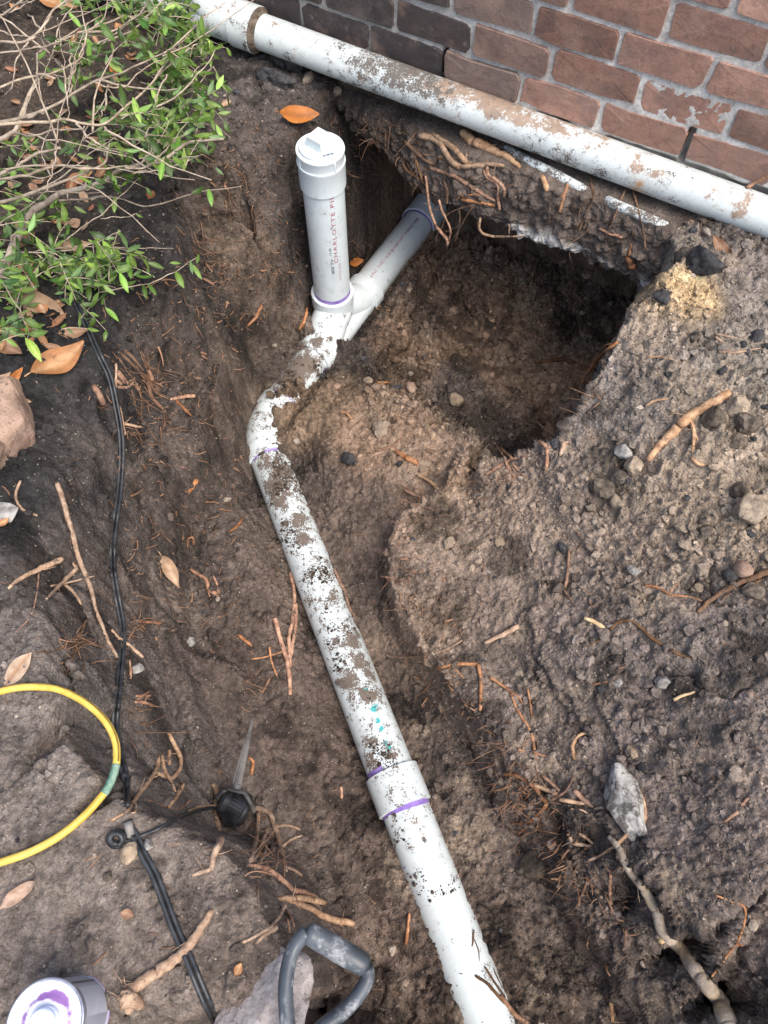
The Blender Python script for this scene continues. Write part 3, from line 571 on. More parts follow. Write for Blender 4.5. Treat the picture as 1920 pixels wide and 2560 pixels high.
def make_mortar():
    us = np.arange(-1.21, 1.60, .005); zs = np.r_[np.arange(-.16, .50, .0055), np.arange(.50, 1.12, .03)]
    U, Z = np.meshgrid(us, zs); d = -.0045 + .0026 * fbm(U, Z, 40, 3, 301) + .0016 * fbm(U, Z, 130, 2, 302)
    zb = BZ[0] - CHT
    below = smooth(Z, zb + .004, zb - .008); d = d + below * (-.012 + .010 * fbm(U, Z, 20, 3, 303)) + .012 * smooth(np.abs(Z - zb + .006), .008, 0) * smooth(fbm(U, Z * .3, 9, 3, 304), -.1, .1)
    for u in (-.0017, .6405):
        d = d - .055 * smooth(np.abs(U - u - .012 * (Z - .15)), .0085, .0055) * smooth(Z, zb - .008, zb) * smooth(Z, zb + CHT, zb + CHT - .006)
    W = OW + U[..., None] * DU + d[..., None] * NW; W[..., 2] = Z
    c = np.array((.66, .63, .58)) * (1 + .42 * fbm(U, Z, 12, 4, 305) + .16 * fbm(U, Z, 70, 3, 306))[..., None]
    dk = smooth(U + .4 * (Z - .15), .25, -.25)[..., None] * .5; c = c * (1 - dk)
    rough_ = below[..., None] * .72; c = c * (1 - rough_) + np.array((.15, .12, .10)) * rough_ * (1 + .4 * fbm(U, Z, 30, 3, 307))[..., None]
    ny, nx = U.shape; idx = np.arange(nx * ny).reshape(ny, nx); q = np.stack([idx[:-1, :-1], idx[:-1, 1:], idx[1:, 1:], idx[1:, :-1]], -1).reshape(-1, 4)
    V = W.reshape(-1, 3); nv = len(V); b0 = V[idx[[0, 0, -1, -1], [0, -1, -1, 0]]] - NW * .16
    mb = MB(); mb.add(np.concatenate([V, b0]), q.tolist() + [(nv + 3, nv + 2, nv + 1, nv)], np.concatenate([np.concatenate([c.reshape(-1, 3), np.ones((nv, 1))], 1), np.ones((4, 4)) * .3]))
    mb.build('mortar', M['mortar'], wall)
n = NT('mortar'); a_ = n.new('ShaderNodeAttribute', attribute_name='m'); col = n.mix(n.ramp(n.noise(140, 4, .7), .35, .7, 0, .45), a_.outputs['Color'], (.21, .195, .175)); n.bump(n.noise(220, 4, .7), .6, .002); M['mortar'] = n.done(col, .95, .15)
make_mortar()

# ------------------------------------------------------------------ old drain pipe against the wall
PX_MARK = {}
def near(V, pts):
    """0..1 closeness of vertices (seen from the yard side) to marks given as (x, y, radius)"""
    x, y, z = proj(V); r = np.zeros(len(V))
    for px, py, rad in pts: r = np.maximum(r, np.exp(-(((x - px) ** 2 + (y - py) ** 2) / rad ** 2)))
    return r
DP0 = np.array([.13, 1.905, .085]); DPD = np.array([math.cos(YAW + .03), math.sin(YAW + .03), -.04]); DPD /= np.linalg.norm(DPD)
drain = thing('drain_pipe', DP0, 'old dirt stained white drain pipe lying along the foot of the brick wall', 'pipe')
def old_dirt(V, D, t):
    k = (V - DP0) @ DPD; up = D[:, 2]; tow = D @ NW
    n1 = fbm(k, up * .05, 7, 4, 401); n2 = fbm(k * 1.0, np.arctan2(up, tow) * .05, 22, 4, 402)
    mid = np.exp(-((k - .02) / .17) ** 2); left = smooth(k, -.1, -.45)
    r = .20 + .10 * n1 + .15 * n2 + mid * (.24 * smooth(up, -.1, .5) + .24 * smooth(up, -.2, -.7)) + .26 * smooth(up, -.45, -.85) * smooth(k, .35, .1) + .05 * left
    r = r + .25 * near(V, [(1400, 415, 60), (1340, 390, 40), (1500, 440, 40), (905, 150, 70), (1000, 170, 80)])
    b = .20 + .16 * n2 + .30 * smooth(up, .45, .9) * smooth(k, -.05, .12) * smooth(k, .65, .3) + near(V, [(1590, 415, 30), (1640, 430, 26), (1780, 485, 30), (1850, 515, 34), (1120, 205, 60), (1230, 260, 50), (1040, 165, 40), (1660, 445, 26)]) * .22
    a = near(V, [(1594, 474, 11), (1600, 462, 9)]) * .9 + near(V, [(1592, 452, 22)]) * .18
    g = near(V, [(655, 55, 16), (672, 52, 12), (645, 78, 8)]) * .42
    return np.stack([np.clip(r, 0, .95), g, np.clip(b, 0, .8), np.clip(a, 0, 1)], 1)
def straight(mb, A, B, r, n, sides, fn): tube(mb, np.linspace(A, B, n), r, sides, False, fn)
mb = MB(); ks = np.linspace(-.60, 1.35, 420); tube(mb, DP0 + DPD * ks[:, None], .0445, 84, True, old_dirt); mb.build('pipe', M['pvc_old'], drain)
def hub(parent, name, A, axis, L, ro, ri, mat, fn, fil=.003):
    m_ = MB(); pr = [(0, ri), (0, ro - fil), (fil * .6, ro)] + [(h, ro) for h in np.linspace(fil, L - fil, 8)] + [(L - fil * .6, ro), (L, ro - fil), (L, ri)]
    lathe(m_, A, axis, pr, 72, colfn=fn); return m_.build(name, mat, parent)
def hub_dirt(V, D, t):
    c = old_dirt(V, D, t); c[:, 0] = np.clip(c[:, 0] + .42 * near(V, [(628, 85, 16), (640, 55, 14), (622, 108, 14), (614, 118, 12)]), 0, 1); c[:, 1] = near(V, [(484, 40, 9), (476, 28, 8), (470, 15, 8), (492, 50, 5)]) * .42; return c
hub(drain, 'coupling', DP0 + DPD * -.535, -DPD, .066, .0580, .0446, M['pvc_old'], hub_dirt)
mb = MB(); lathe(mb, DP0 + DPD * -.53, -DPD, [(-.011, .0445), (-.004, .0500), (.0035, .0565), (.0075, .0560), (.0075, .0445)], 72, col=(1, 0, 0, 0)); mb.build('mud_ring', M['clod_brown'], drain)
mb = MB(); lathe(mb, DP0 + DPD * -.597, -DPD, [(0, .04), (0, .0525), (.02, .0530), (.10, .0535), (.16, .0535), (.163, .056), (.17, .0585), (.235, .0585), (.236, .05)] , 72, colfn=hub_dirt)
side = spline([DP0 + DPD * -.66 + np.array([0, 0, .0]), DP0 + DPD * -.72 + np.array([0, 0, .07]) + NW * .01, DP0 + DPD * -.75 + np.array([0, 0, .2]) + NW * .01], 14); tube(mb, side, .047, 40, True, hub_dirt)
mb.build('branch_fitting', M['pvc_old'], drain)
mb = MB(); tube(mb, [DP0 + DPD * -.81, DP0 + DPD * -1.6], .0445, 40, True, lambda V, D, t: np.tile([.3, 0, .2, 0], (len(V), 1))); mb.build('pipe', M['pvc_old'], drain)

# small white conduit that shows twice in the bank below the drain pipe
bpy.context.view_layer.update(); dg0 = bpy.context.evaluated_depsgraph_get()
def surf(px, py, push):
    d = ray(px, py); d /= np.linalg.norm(d); ok, loc, *_ = SC.ray_cast(dg0, Vector(C0), Vector(d)); return np.array(loc) + d * push
buried = MB(); pp = spline([surf(1250, 368, .03), surf(1285, 385, .004), surf(1345, 415, .001), surf(1395, 440, .002), surf(1450, 470, .004), surf(1480, 486, .024), surf(1510, 497, .024), surf(1535, 510, .003), surf(1590, 533, .001), surf(1640, 556, .003), surf(1690, 580, .04)], 70)
tube(buried, pp, .0125, 20, True, lambda V, D, t: np.stack([.42 + .25 * fbm(V[:, 0], V[:, 1] + V[:, 2], 30, 3, 410), 0 * t, 0 * t, 0 * t], 1))
tag(buried.build('conduit', M['pvc_old']), 'thin soil speckled white conduit half buried in the bank under the drain pipe', 'conduit')

# ------------------------------------------------------------------ new sewer line: standpipe, wye, branch, trench run
sewer = thing('sewer_pipe', RUN_L, 'new white plumbing pipe run with capped standpipe, wye fitting and long soil dusted trench section', 'pipe')
SB = np.array([-.165, 1.806, -.555]); ST = np.array([-.1645, 1.780, .012]); SA = (ST - SB) / np.linalg.norm(ST - SB)
NEW = M['pvc_new']; R4 = .05715
def clean(V, D, t): 
    r = .16 + .10 * fbm(V[:, 0] + V[:, 2], V[:, 1], 20, 3, 420); return np.stack([r, 0 * r, 0 * r, 0 * r], 1)
def dusty(V, D, t):
    u = D[:, 2]; r = .24 + .16 * fbm(V[:, 0], V[:, 1], 16, 4, 421) + .12 * smooth(u, .2, .9) + .42 * near(V, [(760, 915, 34), (745, 945, 26), (720, 970, 26), (790, 858, 13), (800, 850, 9), (825, 845, 8), (735, 870, 22)]) + .2 * near(V, [(700, 940, 40)])
    return np.stack([np.clip(r, 0, 1), .48 * near(V, [(812, 915, 9), (815, 925, 8), (808, 900, 5)]), 0 * r, 0 * r], 1)
mb = MB(); tube(mb, np.linspace(SB, ST, 60), R4, 72, True, clean); stand = mb.build('standpipe', NEW, sewer)
# cleanout adapter and threaded plug
AB = ST - SA * .100
lat = [(0, R4), (0, .0600), (.003, .0628), (.070, .0632), (.0735, .0645), (.0785, .0640), (.0790, .0618), (.105, .0624), (.1085, .0640), (.1125, .0632), (.1125, .0560)]
mb = MB(); lathe(mb, AB, SA, lat, 96, col=(.1, 0, 0, 0))
adapter = mb.build('cleanout_adapter', NEW, sewer)
sx = np.array([1., 0, 0]); sy = np.cross(SA, sx); sx = np.cross(sy, SA)
for ang in (-148, -52, 38, 128):
    a = math.radians(ang); d = sx * math.cos(a) + sy * math.sin(a); tq = np.cross(SA, d); m_ = MB()
    box(m_, AB + SA * .092 + d * .0630, .0030, .0050, .026, d, tq, SA, (.08, 0, 0, 0)); m_.build('rib', NEW, adapter, smooth=False)
mb = MB(); lathe(mb, AB + SA * .1075, SA, [(0, .02), (0, .0555), (.006, .0555), (.0065, .0530), (.009, .0525), (.0095, .0545), (.0125, .0540), (.0135, .0525), (.0135, .0002)], 96, col=(.08, 0, 0, 0))
plug = mb.build('cleanout_plug', NEW, sewer)
PT_ = AB + SA * .121; a = math.radians(-38); hx = sx * math.cos(a) + sy * math.sin(a); hy = np.cross(SA, hx)
mb = MB(); hb_ = .0235; ht = .0215
V = [PT_ + hx * i * hb_ * k + hy * j * hb_ * k + SA * z for z, k in ((0, 1.03), (.027, .99), (.0285, .95)) for i, j in ((-1, -1), (1, -1), (1, 1), (-1, 1))]
mb.add(V, [(i + k * 4, (i + 1) % 4 + k * 4, (i + 1) % 4 + 4 + k * 4, i + 4 + k * 4) for k in (0, 1) for i in range(4)] + [(8, 9, 10, 11)], (.08, 0, 0, 0)); mb.build('square_head', NEW, plug, smooth=False)
mb = MB(); q = PT_ + sx * .021 - sy * .0375 + SA * .0008; bd = (sx * .93 + sy * .36); bd /= np.linalg.norm(bd); be = np.cross(SA, bd); x = -.0125
for w_, g in ((.002, .0007), (.0008, .0007), (.0014, .0012), (.0007, .0018), (.0022, .0007), (.0008, .0006), (.0018, .0006), (.0008, .001), (.0012, .0022), (.0007, .0007), (.0022, .0007), (.0008, .0007), (.0016, .0008)):
    box(mb, q + bd * (x + w_ / 2), w_, .0070, .0006, bd, be, SA); x += w_ + g
for k in range(14): box(mb, q + bd * (-.011 + .0016 * k) + be * .0075, .0009, .0014, .0006, bd, be, SA)
mb.build('barcode', simple('barcode_ink', (.10, .13, .22), (.22, .25, .33), 200, .6, .2, 0), plug, smooth=False)
# purple primer rings: a thin painted sleeve with a brushed edge
def primer(parent, A, axis, r, L, seed, a0=0, a1=2 * math.pi, amp=1.0):
    axis = axis / np.linalg.norm(axis); n_ = np.cross(axis, [0, 0, 1.0]) if abs(axis[2]) < .9 else np.cross(axis, [1.0, 0, 0]); n_ /= np.linalg.norm(n_); b_ = np.cross(axis, n_)
    th = np.linspace(a0, a1, 90); e = L * (1 + amp * fbm(th * .1, th * 0, 10, 4, seed)); V = []
    for j in range(4):
        for i, t in enumerate(th): V.append(A + axis * (e[i] * j / 3) + (n_ * math.cos(t) + b_ * math.sin(t)) * (r + (.0007 if j < 3 else .0002)))
    m_ = MB(); m_.add(V, [(j * 90 + i, j * 90 + i + 1, j * 90 + 91 + i, j * 90 + 90 + i) for j in range(3) for i in range(89)]); return m_.build('primer_ring', M['primer_paint'], parent)
# wye: straight body, sweep and three hubs
wye = None
HB = SB + SA * 0.0
mb = MB(); Wc = RUN_L + RUN_D * .01
tube(mb, np.linspace(RUN_L + RUN_D * -.005, RUN_E + RUN_D * .01, 30), .0605, 60, True, clean)
swp = spline([RUN_L - RUN_D * .012 + np.array([0, 0, .004]), RUN_L + RUN_D * .045 + np.array([-.002, 0, .022]), RUN_L + RUN_D * .100 + np.array([-.008, 0, .060]), (SB * .55 + (RUN_L + RUN_D * .13) * .45) * np.array([1, 1, 0]) + np.array([0, 0, -.575]), SB + SA * .012], 30)
tube(mb, swp, .0602, 60, True, dusty)
bsw = spline([RUN_E + RUN_D * .02 + np.array([0, 0, .002]), RUN_E - RUN_D * .05 + np.array([0, 0, .022]), SB + SA * -.01 + np.array([.004, .004, 0])], 16); tube(mb, bsw, .057, 48, True, clean)
wye = mb.build('wye_fitting', NEW, sewer)
hub(wye, 'hub', SB + SA * .0, SA, .052, .0675, R4 + .0012, NEW, clean); hub(wye, 'hub', RUN_L + RUN_D * .016, -RUN_D, .055, .0675, R4 + .0012, NEW, dusty); hub(wye, 'hub', RUN_E - RUN_D * .015, RUN_D, .050, .0675, R4 + .0012, NEW, clean)
primer(stand, SB + SA * .050, SA, R4, .016, 3, amp=.45)
mb = MB(); tube(mb, np.linspace(RUN_E, BR_END, 50), R4, 64, True, clean); branch = mb.build('branch_pipe', NEW, sewer)
BE = at(1003, 545, -.65); BE = RUN_L + RUN_D * ((BE - RUN_L) @ RUN_D)
cpl = hub(sewer, 'coupling', BE, RUN_D, .105, .0670, R4 + .0012, NEW, clean); primer(branch, BE - RUN_D * .004, RUN_D, R4 + .0004, .006, 5)
mb = MB(); lathe(mb, BE - RUN_D * .0006, RUN_D, [(0, .0590), (0, .0625), (.0015, .0625), (.0015, .0590)], 72); mb.build('primer_ring', M['primer_paint'], cpl)
# run down to the first elbow, elbow, long trench section
E1D = (RUN_L - ELB1) / np.linalg.norm(RUN_L - ELB1)
mb = MB(); tube(mb, np.linspace(ELB1, RUN_L, 60), R4, 64, True, dusty); mb.build('short_pipe', M['pvc_trench'], sewer)
mb = MB(); tube(mb, spline([ELB1 + E1D * .02, ELB1 - E1D * .015, (ELB1 + ELB2) / 2 + np.array([-.016, 0, 0]), ELB2 - TR_D * .015, ELB2 + TR_D * .02], 26), .0585, 60, True, dusty); elbow = mb.build('elbow', M['pvc_trench'], sewer)
hub(elbow, 'hub', ELB1 + E1D * .045, -E1D, .048, .0655, R4, M['pvc_trench'], dusty); hub(elbow, 'hub', ELB2 + TR_D * .034, -TR_D, .048, .0655, R4, M['pvc_trench'], dusty)
def trench_dirt(V, D, t):
    k = (V - ELB2) @ TR_D; u = D[:, 2]; rt = D[:, 0]
    r = .18 + .17 * fbm(k, np.arctan2(u, rt) * .057, 16, 4, 431) + .06 * fbm(k, rt * .05, 60, 2, 432)
    r = r + np.interp(k, [0, .12, .4, .75, .95, 1.05, 1.25, 1.6], [.34, .26, .16, .26, .16, .10, .05, .02]) * smooth(u, .2, .8) + .06 * smooth(rt, .3, .9)
    r = r + .34 * near(V, [(690, 1215, 22), (705, 1185, 20), (745, 1300, 22), (700, 1255, 14), (715, 1310, 10), (760, 1350, 16), (835, 1500, 18), (880, 1600, 16), (870, 1710, 22), (915, 1740, 22), (930, 1860, 16), (925, 1900, 18), (900, 1660, 20), (980, 1885, 20), (1060, 2100, 9), (845, 1710, 12)])
    g = .45 * near(V, [(1012, 2170, 9), (1016, 2180, 7), (1065, 2207, 10), (1085, 2205, 8)]); b = .66 * near(V, [(913, 1725, 9), (922, 1748, 8), (935, 1770, 10), (945, 1800, 11), (952, 1822, 11), (972, 1866, 12), (965, 1855, 9)])
    st = .20 * near(V, [(1040, 2060, 14), (1055, 2090, 12), (1065, 2120, 12), (1060, 2070, 10)])
    return np.stack([np.clip(r, 0, 1), g, b, st], 1)
mb = MB(); tube(mb, np.linspace(ELB2, TR_END + TR_D * .7, 560), R4, 80, True, trench_dirt); trench = mb.build('trench_pipe', M['pvc_trench'], sewer)
def on_tr(px, py):
    d = ray(px, py); w = C0 - ELB2; b = d @ TR_D; k = ((w @ TR_D) * (d @ d) - (w @ d) * b) / ((d @ d) - b * b); return ELB2 + TR_D * k
CA, CB = on_tr(978, 1930), on_tr(1013, 2022); 
tc = hub(sewer, 'coupling', CA, TR_D, float(np.linalg.norm(CB - CA)), .0655, R4 + .0006, M['pvc_trench'], trench_dirt)
primer(trench, CA + TR_D * .001, -TR_D, R4, .014, 9, math.radians(150), math.radians(250)); primer(trench, CB - TR_D * .001, TR_D, R4, .012, 12)
primer(trench, ELB2 + TR_D * .033, TR_D, R4, .006, 14); primer(elbow, ELB1 + E1D * .044, E1D, R4, .006, 15)

# printed lettering, wrapped round the pipes
def wrap_text(txt, parent, A, axis, r, size, ang, mat, gap=1.0, length=None, name='lettering'):
    """text that reads along +axis from A; ang = position round the pipe measured from the direction to the viewer"""
    cu = bpy.data.curves.new('lettering', 'FONT'); cu.body = txt; cu.size = size; cu.space_character = gap; cu.resolution_u = 2
    ob = bpy.data.objects.new('lettering', cu); me = bpy.data.meshes.new_from_object(ob); bpy.data.objects.remove(ob); bpy.data.curves.remove(cu)
    V = np.zeros(len(me.vertices) * 3); me.vertices.foreach_get('co', V); V = V.reshape(-1, 3); F = [tuple(p.vertices) for p in me.polygons]
    axis = axis / np.linalg.norm(axis); vw = C0 - A; vw = vw - axis * (vw @ axis); vw /= np.linalg.norm(vw); sd_ = np.cross(axis, vw)
    if length: V[:, 0] *= length / V[:, 0].max()
    t = ang - V[:, 1] / r; W = A + axis * V[:, :1] + (vw * np.cos(t)[:, None] + sd_ * np.sin(t)[:, None]) * (r + .0009)
    m_ = MB(); m_.add(W, F); return m_.build(name, mat, parent, smooth=False)
wrap_text('CHARLOTTE PIPE', stand, SB + SA * .226, SA, R4, .0165, .44, M['ink_red'], 1.22, .266)
wrap_text('4" PVC TYPE 1 SCH 40', stand, SB + SA * .150, SA, R4, .0078, .56, M['ink_red'], 1.0, .072)
wrap_text('IIISII TV', stand, SB + SA * .185, SA, R4, .0120, .20, M['ink_black'], .9, .062); wrap_text('12:40', stand, SB + SA * .260, SA, R4, .0085, .12, M['ink_black'], 1.0, .03); wrap_text('. - .. -', stand, SB + SA * .150, SA, R4, .008, .16, M['ink_black'], 1.2, .03)
wrap_text('4"PVC TYPE 1 SCH 40 NSF-DWV ASTM D 2665', branch, RUN_E + RUN_D * .040, RUN_D, R4, .0135, -.18, M['ink_red'], 1.12, .335)
wrap_text('PVC-1120', branch, BE - RUN_D * .105, RUN_D, R4, .0135, -.12, M['ink_black'], 1.0, .075)

# ------------------------------------------------------------------ placing things on what is already there
bpy.context.view_layer.update()
DG = bpy.context.evaluated_depsgraph_get(); VC0 = Vector(C0)
def hit(px, py):
    d = ray(px, py); L = np.linalg.norm(d); ok, loc, nor, _, ob, _ = SC.ray_cast(DG, VC0, Vector(d / L))
    if not ok: return atdep(px, py, 2.0), np.array([0, 0, 1.0]), 2.0, ''
    loc = np.array(loc); return loc, np.array(nor), float((loc - C0) @ FW), ob.name
def drop(x, y):
    ok, loc, nor, _, ob, _ = SC.ray_cast(DG, Vector((x, y, 2.0)), Vector((0, 0, -1)))
    return np.array(loc) if ok else np.array([x, y, 0.0])
def drape(pts, step=9, lift=0.0, plane=None, sm=3):
    """points of the photograph laid over the surface they lie on; plane = hang them that far out from the house wall"""
    q = np.array(pts, float); S = spline(np.c_[q, np.zeros(len(q))], max(6, int(np.linalg.norm(np.diff(q, axis=0), axis=1).sum() / step)))[:, :2]
    if plane is not None: return np.array([atwall(x, y, plane) for x, y in S]), None
    d = np.array([hit(x, y)[2] for x, y in S]); e = d.copy()
    for _ in range(sm):
        p = np.pad(e, 2, mode='edge'); e = (p[:-4] + p[1:-3] + p[2:-2] + p[3:-1] + p[4:]) / 5
    e = np.minimum(e, d + .002)
    return np.array([atdep(x, y, k) for (x, y), k in zip(S, e)]), e
def ico(sub):
    import bmesh
    bm = bmesh.new(); bmesh.ops.create_icosphere(bm, subdivisions=sub, radius=1.0); bm.verts.ensure_lookup_table()
    V = np.array([v.co[:] for v in bm.verts]); F = np.array([[v.index for v in f.verts] for f in bm.faces]); bm.free(); return V, F
ICO = {k: ico(k) for k in (1, 2, 3, 4, 5)}
def lumpy(sub, seed, amp=.25, sc=1.1, chop=0):
    V, F = ICO[sub]; r = fbm(V[:, 0] + .37 * V[:, 2] + seed * 3.1, V[:, 1] - .41 * V[:, 2] + seed, sc, 3, seed) + .5 * fbm(V[:, 2] + seed, V[:, 0] - V[:, 1] * .5, sc * 1.6, 3, seed + 2)
    V = V * (1 + amp * r)[:, None]
    rg = np.random.default_rng(seed)
    for _ in range(chop):                                        # flat facets
        n = rg.normal(size=3); n /= np.linalg.norm(n); d = rg.uniform(.48, .78); k = V @ n; V = V - np.maximum(k - d, 0)[:, None] * n * .85
    return V, F
def mesh_np(name, V, F, mat, col=None, smooth=True):
    me = bpy.data.meshes.new(name); me.vertices.add(len(V)); me.vertices.foreach_set('co', V.astype(np.float32).ravel())
    F = np.asarray(F); k = F.shape[1]; me.loops.add(F.size); me.loops.foreach_set('vertex_index', F.astype(np.int32).ravel()); me.polygons.add(len(F)); me.polygons.foreach_set('loop_start', np.arange(0, F.size, k, dtype=np.int32))
    me.polygons.foreach_set('use_smooth', np.full(len(F), smooth)); me.update(calc_edges=True)
    if col is not None: a = me.attributes.new('m', 'FLOAT_COLOR', 'POINT'); a.data.foreach_set('color', col.astype(np.float32).ravel())
    me.materials.append(mat); o = bpy.data.objects.new(name, me); COL.objects.link(o); return o
def rot_rand(n, rg):
    q = rg.normal(size=(n, 4)); q /= np.linalg.norm(q, axis=1)[:, None]; w, x, y, z = q.T
    return np.stack([1 - 2 * (y * y + z * z), 2 * (x * y - z * w), 2 * (x * z + y * w), 2 * (x * y + z * w), 1 - 2 * (x * x + z * z), 2 * (y * z - x * w), 2 * (x * z - y * w), 2 * (y * z + x * w), 1 - 2 * (x * x + y * y)], 1).reshape(n, 3, 3)
def scatter(name, pos, size, cols, mat, sub=1, var=10, amp=.3, flat=.75, seed=0, smooth=True, chop=0):
    rg = np.random.default_rng(seed); Vs, F = zip(*[lumpy(sub, 50 + seed * 20 + i, amp, 1.2, chop) for i in range(var)]); F = F[0]; nv = len(Vs[0]); n = len(pos)
    base = np.stack(Vs)[rg.integers(var, size=n)]; base = base * rg.uniform(.7, 1.25, (n, 1, 3)); R = rot_rand(n, rg); W = np.einsum('nij,nvj->nvi', R, base) * size[:, None, None]; W[..., 2] *= flat
    W = W + pos[:, None, :]; c = np.ones((n, nv, 4)); c[..., :3] = cols[:, None, :] * rg.uniform(.85, 1.15, (n, nv, 1))
    return mesh_np(name, W.reshape(-1, 3), (F[None] + (np.arange(n) * nv)[:, None, None]).reshape(-1, 3), mat, c.reshape(-1, 4), smooth)
M['crumb'] = soil_mat('crumbs')

# loose soil crumbs, clods and grit
def scatter_ground():
    rg = np.random.default_rng(21)
    def cand(n):
        x = rg.uniform(-1.15, 1.05, n); y = rg.uniform(-.34, 2.05, n); z = bl(H, x, y); px, py, _ = proj(np.stack([x, y, z], 1)); ok = (px > -150) & (px < 2070) & (py > -150) & (py < 2710); return x[ok], y[ok], z[ok], px[ok], py[ok]
    x, y, z, px, py = cand(150000)
    L = bl(loose, x, y); st = bl(steep, x, y); cl = fbm(x, y, 5, 3, 501)
    p = np.clip(L * .55 + .35 * cl, .04, 1.3) * (1 - .8 * st); keep = rg.random(len(x)) < p * .9; x, y, z, px, py, L = [a[keep] for a in (x, y, z, px, py, L)]
    n = len(x); s = .0015 * (1 - rg.random(n)) ** (-1 / 2.3); s = np.clip(s, .0015, .0125) * np.clip(.6 + .4 * L, .6, 1.2)
    c = np.stack([bl(CG[..., k], x, y) for k in range(3)], 1) * np.exp(rg.normal(.02, .20, n))[:, None]
    g = rg.random(n); c = np.where((g < .018)[:, None], np.array((.36, .30, .24)) * rg.uniform(.6, 1.3, (n, 1)), c); c = np.where(((g > .035) & (g < .07))[:, None], np.array((.045, .044, .047)) * rg.uniform(.7, 1.6, (n, 1)), c)
    big_ = (s > .0034) & (rg.random(n) < .30); x, y, z, s, c = x[~big_], y[~big_], z[~big_], s[~big_], c[~big_]
    pos = np.stack([x, y, z + s * .25], 1); sm = s < .0034
    tag(scatter('soil_crumbs', pos[sm], s[sm], c[sm], M['crumb'], 1, 12, .35, .8, 1, False), kind='stuff')
    tag(scatter('soil_clods', pos[~sm], s[~sm], c[~sm], M['crumb'], 2, 14, .55, .7, 2, False, 5), kind='stuff')
    # heavier clods on the loose right bank
    x, y, z, px, py = cand(9000); k = (rg.random(len(x)) < .022 * np.clip(bl(loose, x, y) - .55, 0, 1) * (1 + 2 * (fbm(x, y, 4, 2, 511) > .15))) & (bl(steep, x, y) < .5); x, y, z = x[k], y[k], z[k]; s = rg.uniform(.006, .018, len(x))
    c = np.stack([bl(CG[..., k], x, y) for k in range(3)], 1) * np.exp(rg.normal(0, .15, len(x)))[:, None]
    tag(scatter('soil_lumps', np.stack([x, y, z + s * .2], 1), s, c, M['crumb'], 3, 14, .7, .6, 3, False, 8), kind='stuff')
    cp, cs, cc = [], [], []
    for k in range(900):
        px_, py_ = rg.uniform(960, 1520), rg.uniform(620, 1130); h_, n_, d_, nm = hit(px_, py_)
        if nm.startswith('ground') and h_[2] < -.5: s_ = min(.016, .0028 * (1 - rg.random()) ** (-1 / 1.9)); cp.append(h_ + np.array([0, 0, s_ * .2])); cs.append(s_); cc.append([float(bl(CG[..., c], *h_[:2])) for c in range(3)])
    tag(scatter('pit_clods', np.array(cp), np.array(cs), np.array(cc) * np.exp(rg.normal(.1, .4, (len(cp), 1))), M['crumb'], 2, 12, .55, .75, 8, False, 5), kind='stuff')
    # crumbs that fell on the pipes
    P_, S_ = [], []
    for k in range(9000):
        t = rg.random(); ph = rg.normal(0, .55); 
        if t < .72:
            A = ELB2 + (TR_END - ELB2) * (rg.random() ** 1.6) * .8; ax = TR_D
        else: A = ELB1 + (RUN_L + RUN_D * .08 - ELB1) * rg.random(); ax = E1D
        sd_ = np.cross(ax, [0, 0, 1.0]); sd_ /= np.linalg.norm(sd_); up = np.cross(sd_, ax); dn = up * math.cos(ph) + sd_ * math.sin(ph); X = A + dn * (R4 + .0004)
        if fbm(X[:1], X[1:2], 17, 3, 521)[0] < .06 + .25 * rg.random(): continue
        P_.append(X); S_.append(.0012 * (1 - rg.random()) ** (-1 / 2.6))
    P_ = np.array(P_); S_ = np.clip(np.array(S_), .001, .006); tag(scatter('dirt_crumbs', P_, S_, np.array((.075, .056, .043)) * np.exp(rg.normal(0, .3, (len(P_), 1))), M['crumb'], 1, 10, .35, .6, 4), kind='stuff')
    # short broken rootlets and fibres lying everywhere
    mb = MB(); x, y, z, px, py = cand(5200); fib = np.exp(-(((px - 930) / 90) ** 2 + ((py - 420) / 150) ** 2)) * 2 + np.exp(-(((px - 380) / 170) ** 2 + ((py - 1000) / 260) ** 2)) * 1.1 + np.exp(-(((px - 560) / 110) ** 2 + ((py - 600) / 160) ** 2)) * 1.2 + .30
    for i in np.nonzero(rg.random(len(x)) < fib * .35)[0]:
        L_ = rg.uniform(.008, .034); a = rg.uniform(0, 6.28); b = rg.normal(0, 12); t = np.linspace(-.5, .5, 5); ang = a + b * t * L_ * 2.2
        X = x[i] + np.cumsum(np.cos(ang)) * L_ / 5; Y = y[i] + np.cumsum(np.sin(ang)) * L_ / 5; Z = bl(H, X, Y); Z = np.maximum(Z, (Z[0] + Z[-1]) / 2) + .0012
        r = rg.uniform(.0005, .0015); tube(mb, np.stack([X, Y, Z], 1), r * np.array([1, 1.1, 1, .9, .6]), 4, False)
    for k in range(330):                                         # fine roots sticking out of the bank face
        px_, py_ = rg.uniform(880, 1600), 0; py_ = np.interp(px_, [880, 1000, 1200, 1400, 1600], [300, 380, 430, 500, 580]) + rg.normal(0, 55)
        h_, n_, d_, nm = hit(px_, py_)
        if not nm.startswith(('soil', 'ground')): continue
        dr = n_ * rg.uniform(.2, .9) + np.array([rg.normal(0, .5), rg.normal(0, .3), -rg.uniform(.1, .8)]); dr /= np.linalg.norm(dr); L_ = rg.uniform(.012, .05); t = np.linspace(0, 1, 5)[:, None]
        tube(mb, h_ - n_ * .003 + dr * L_ * t + np.array([rg.normal(0, .012), 0, -.012]) * t ** 2, rg.uniform(.0005, .0014) * (1.1 - t[:, 0]), 4, False)
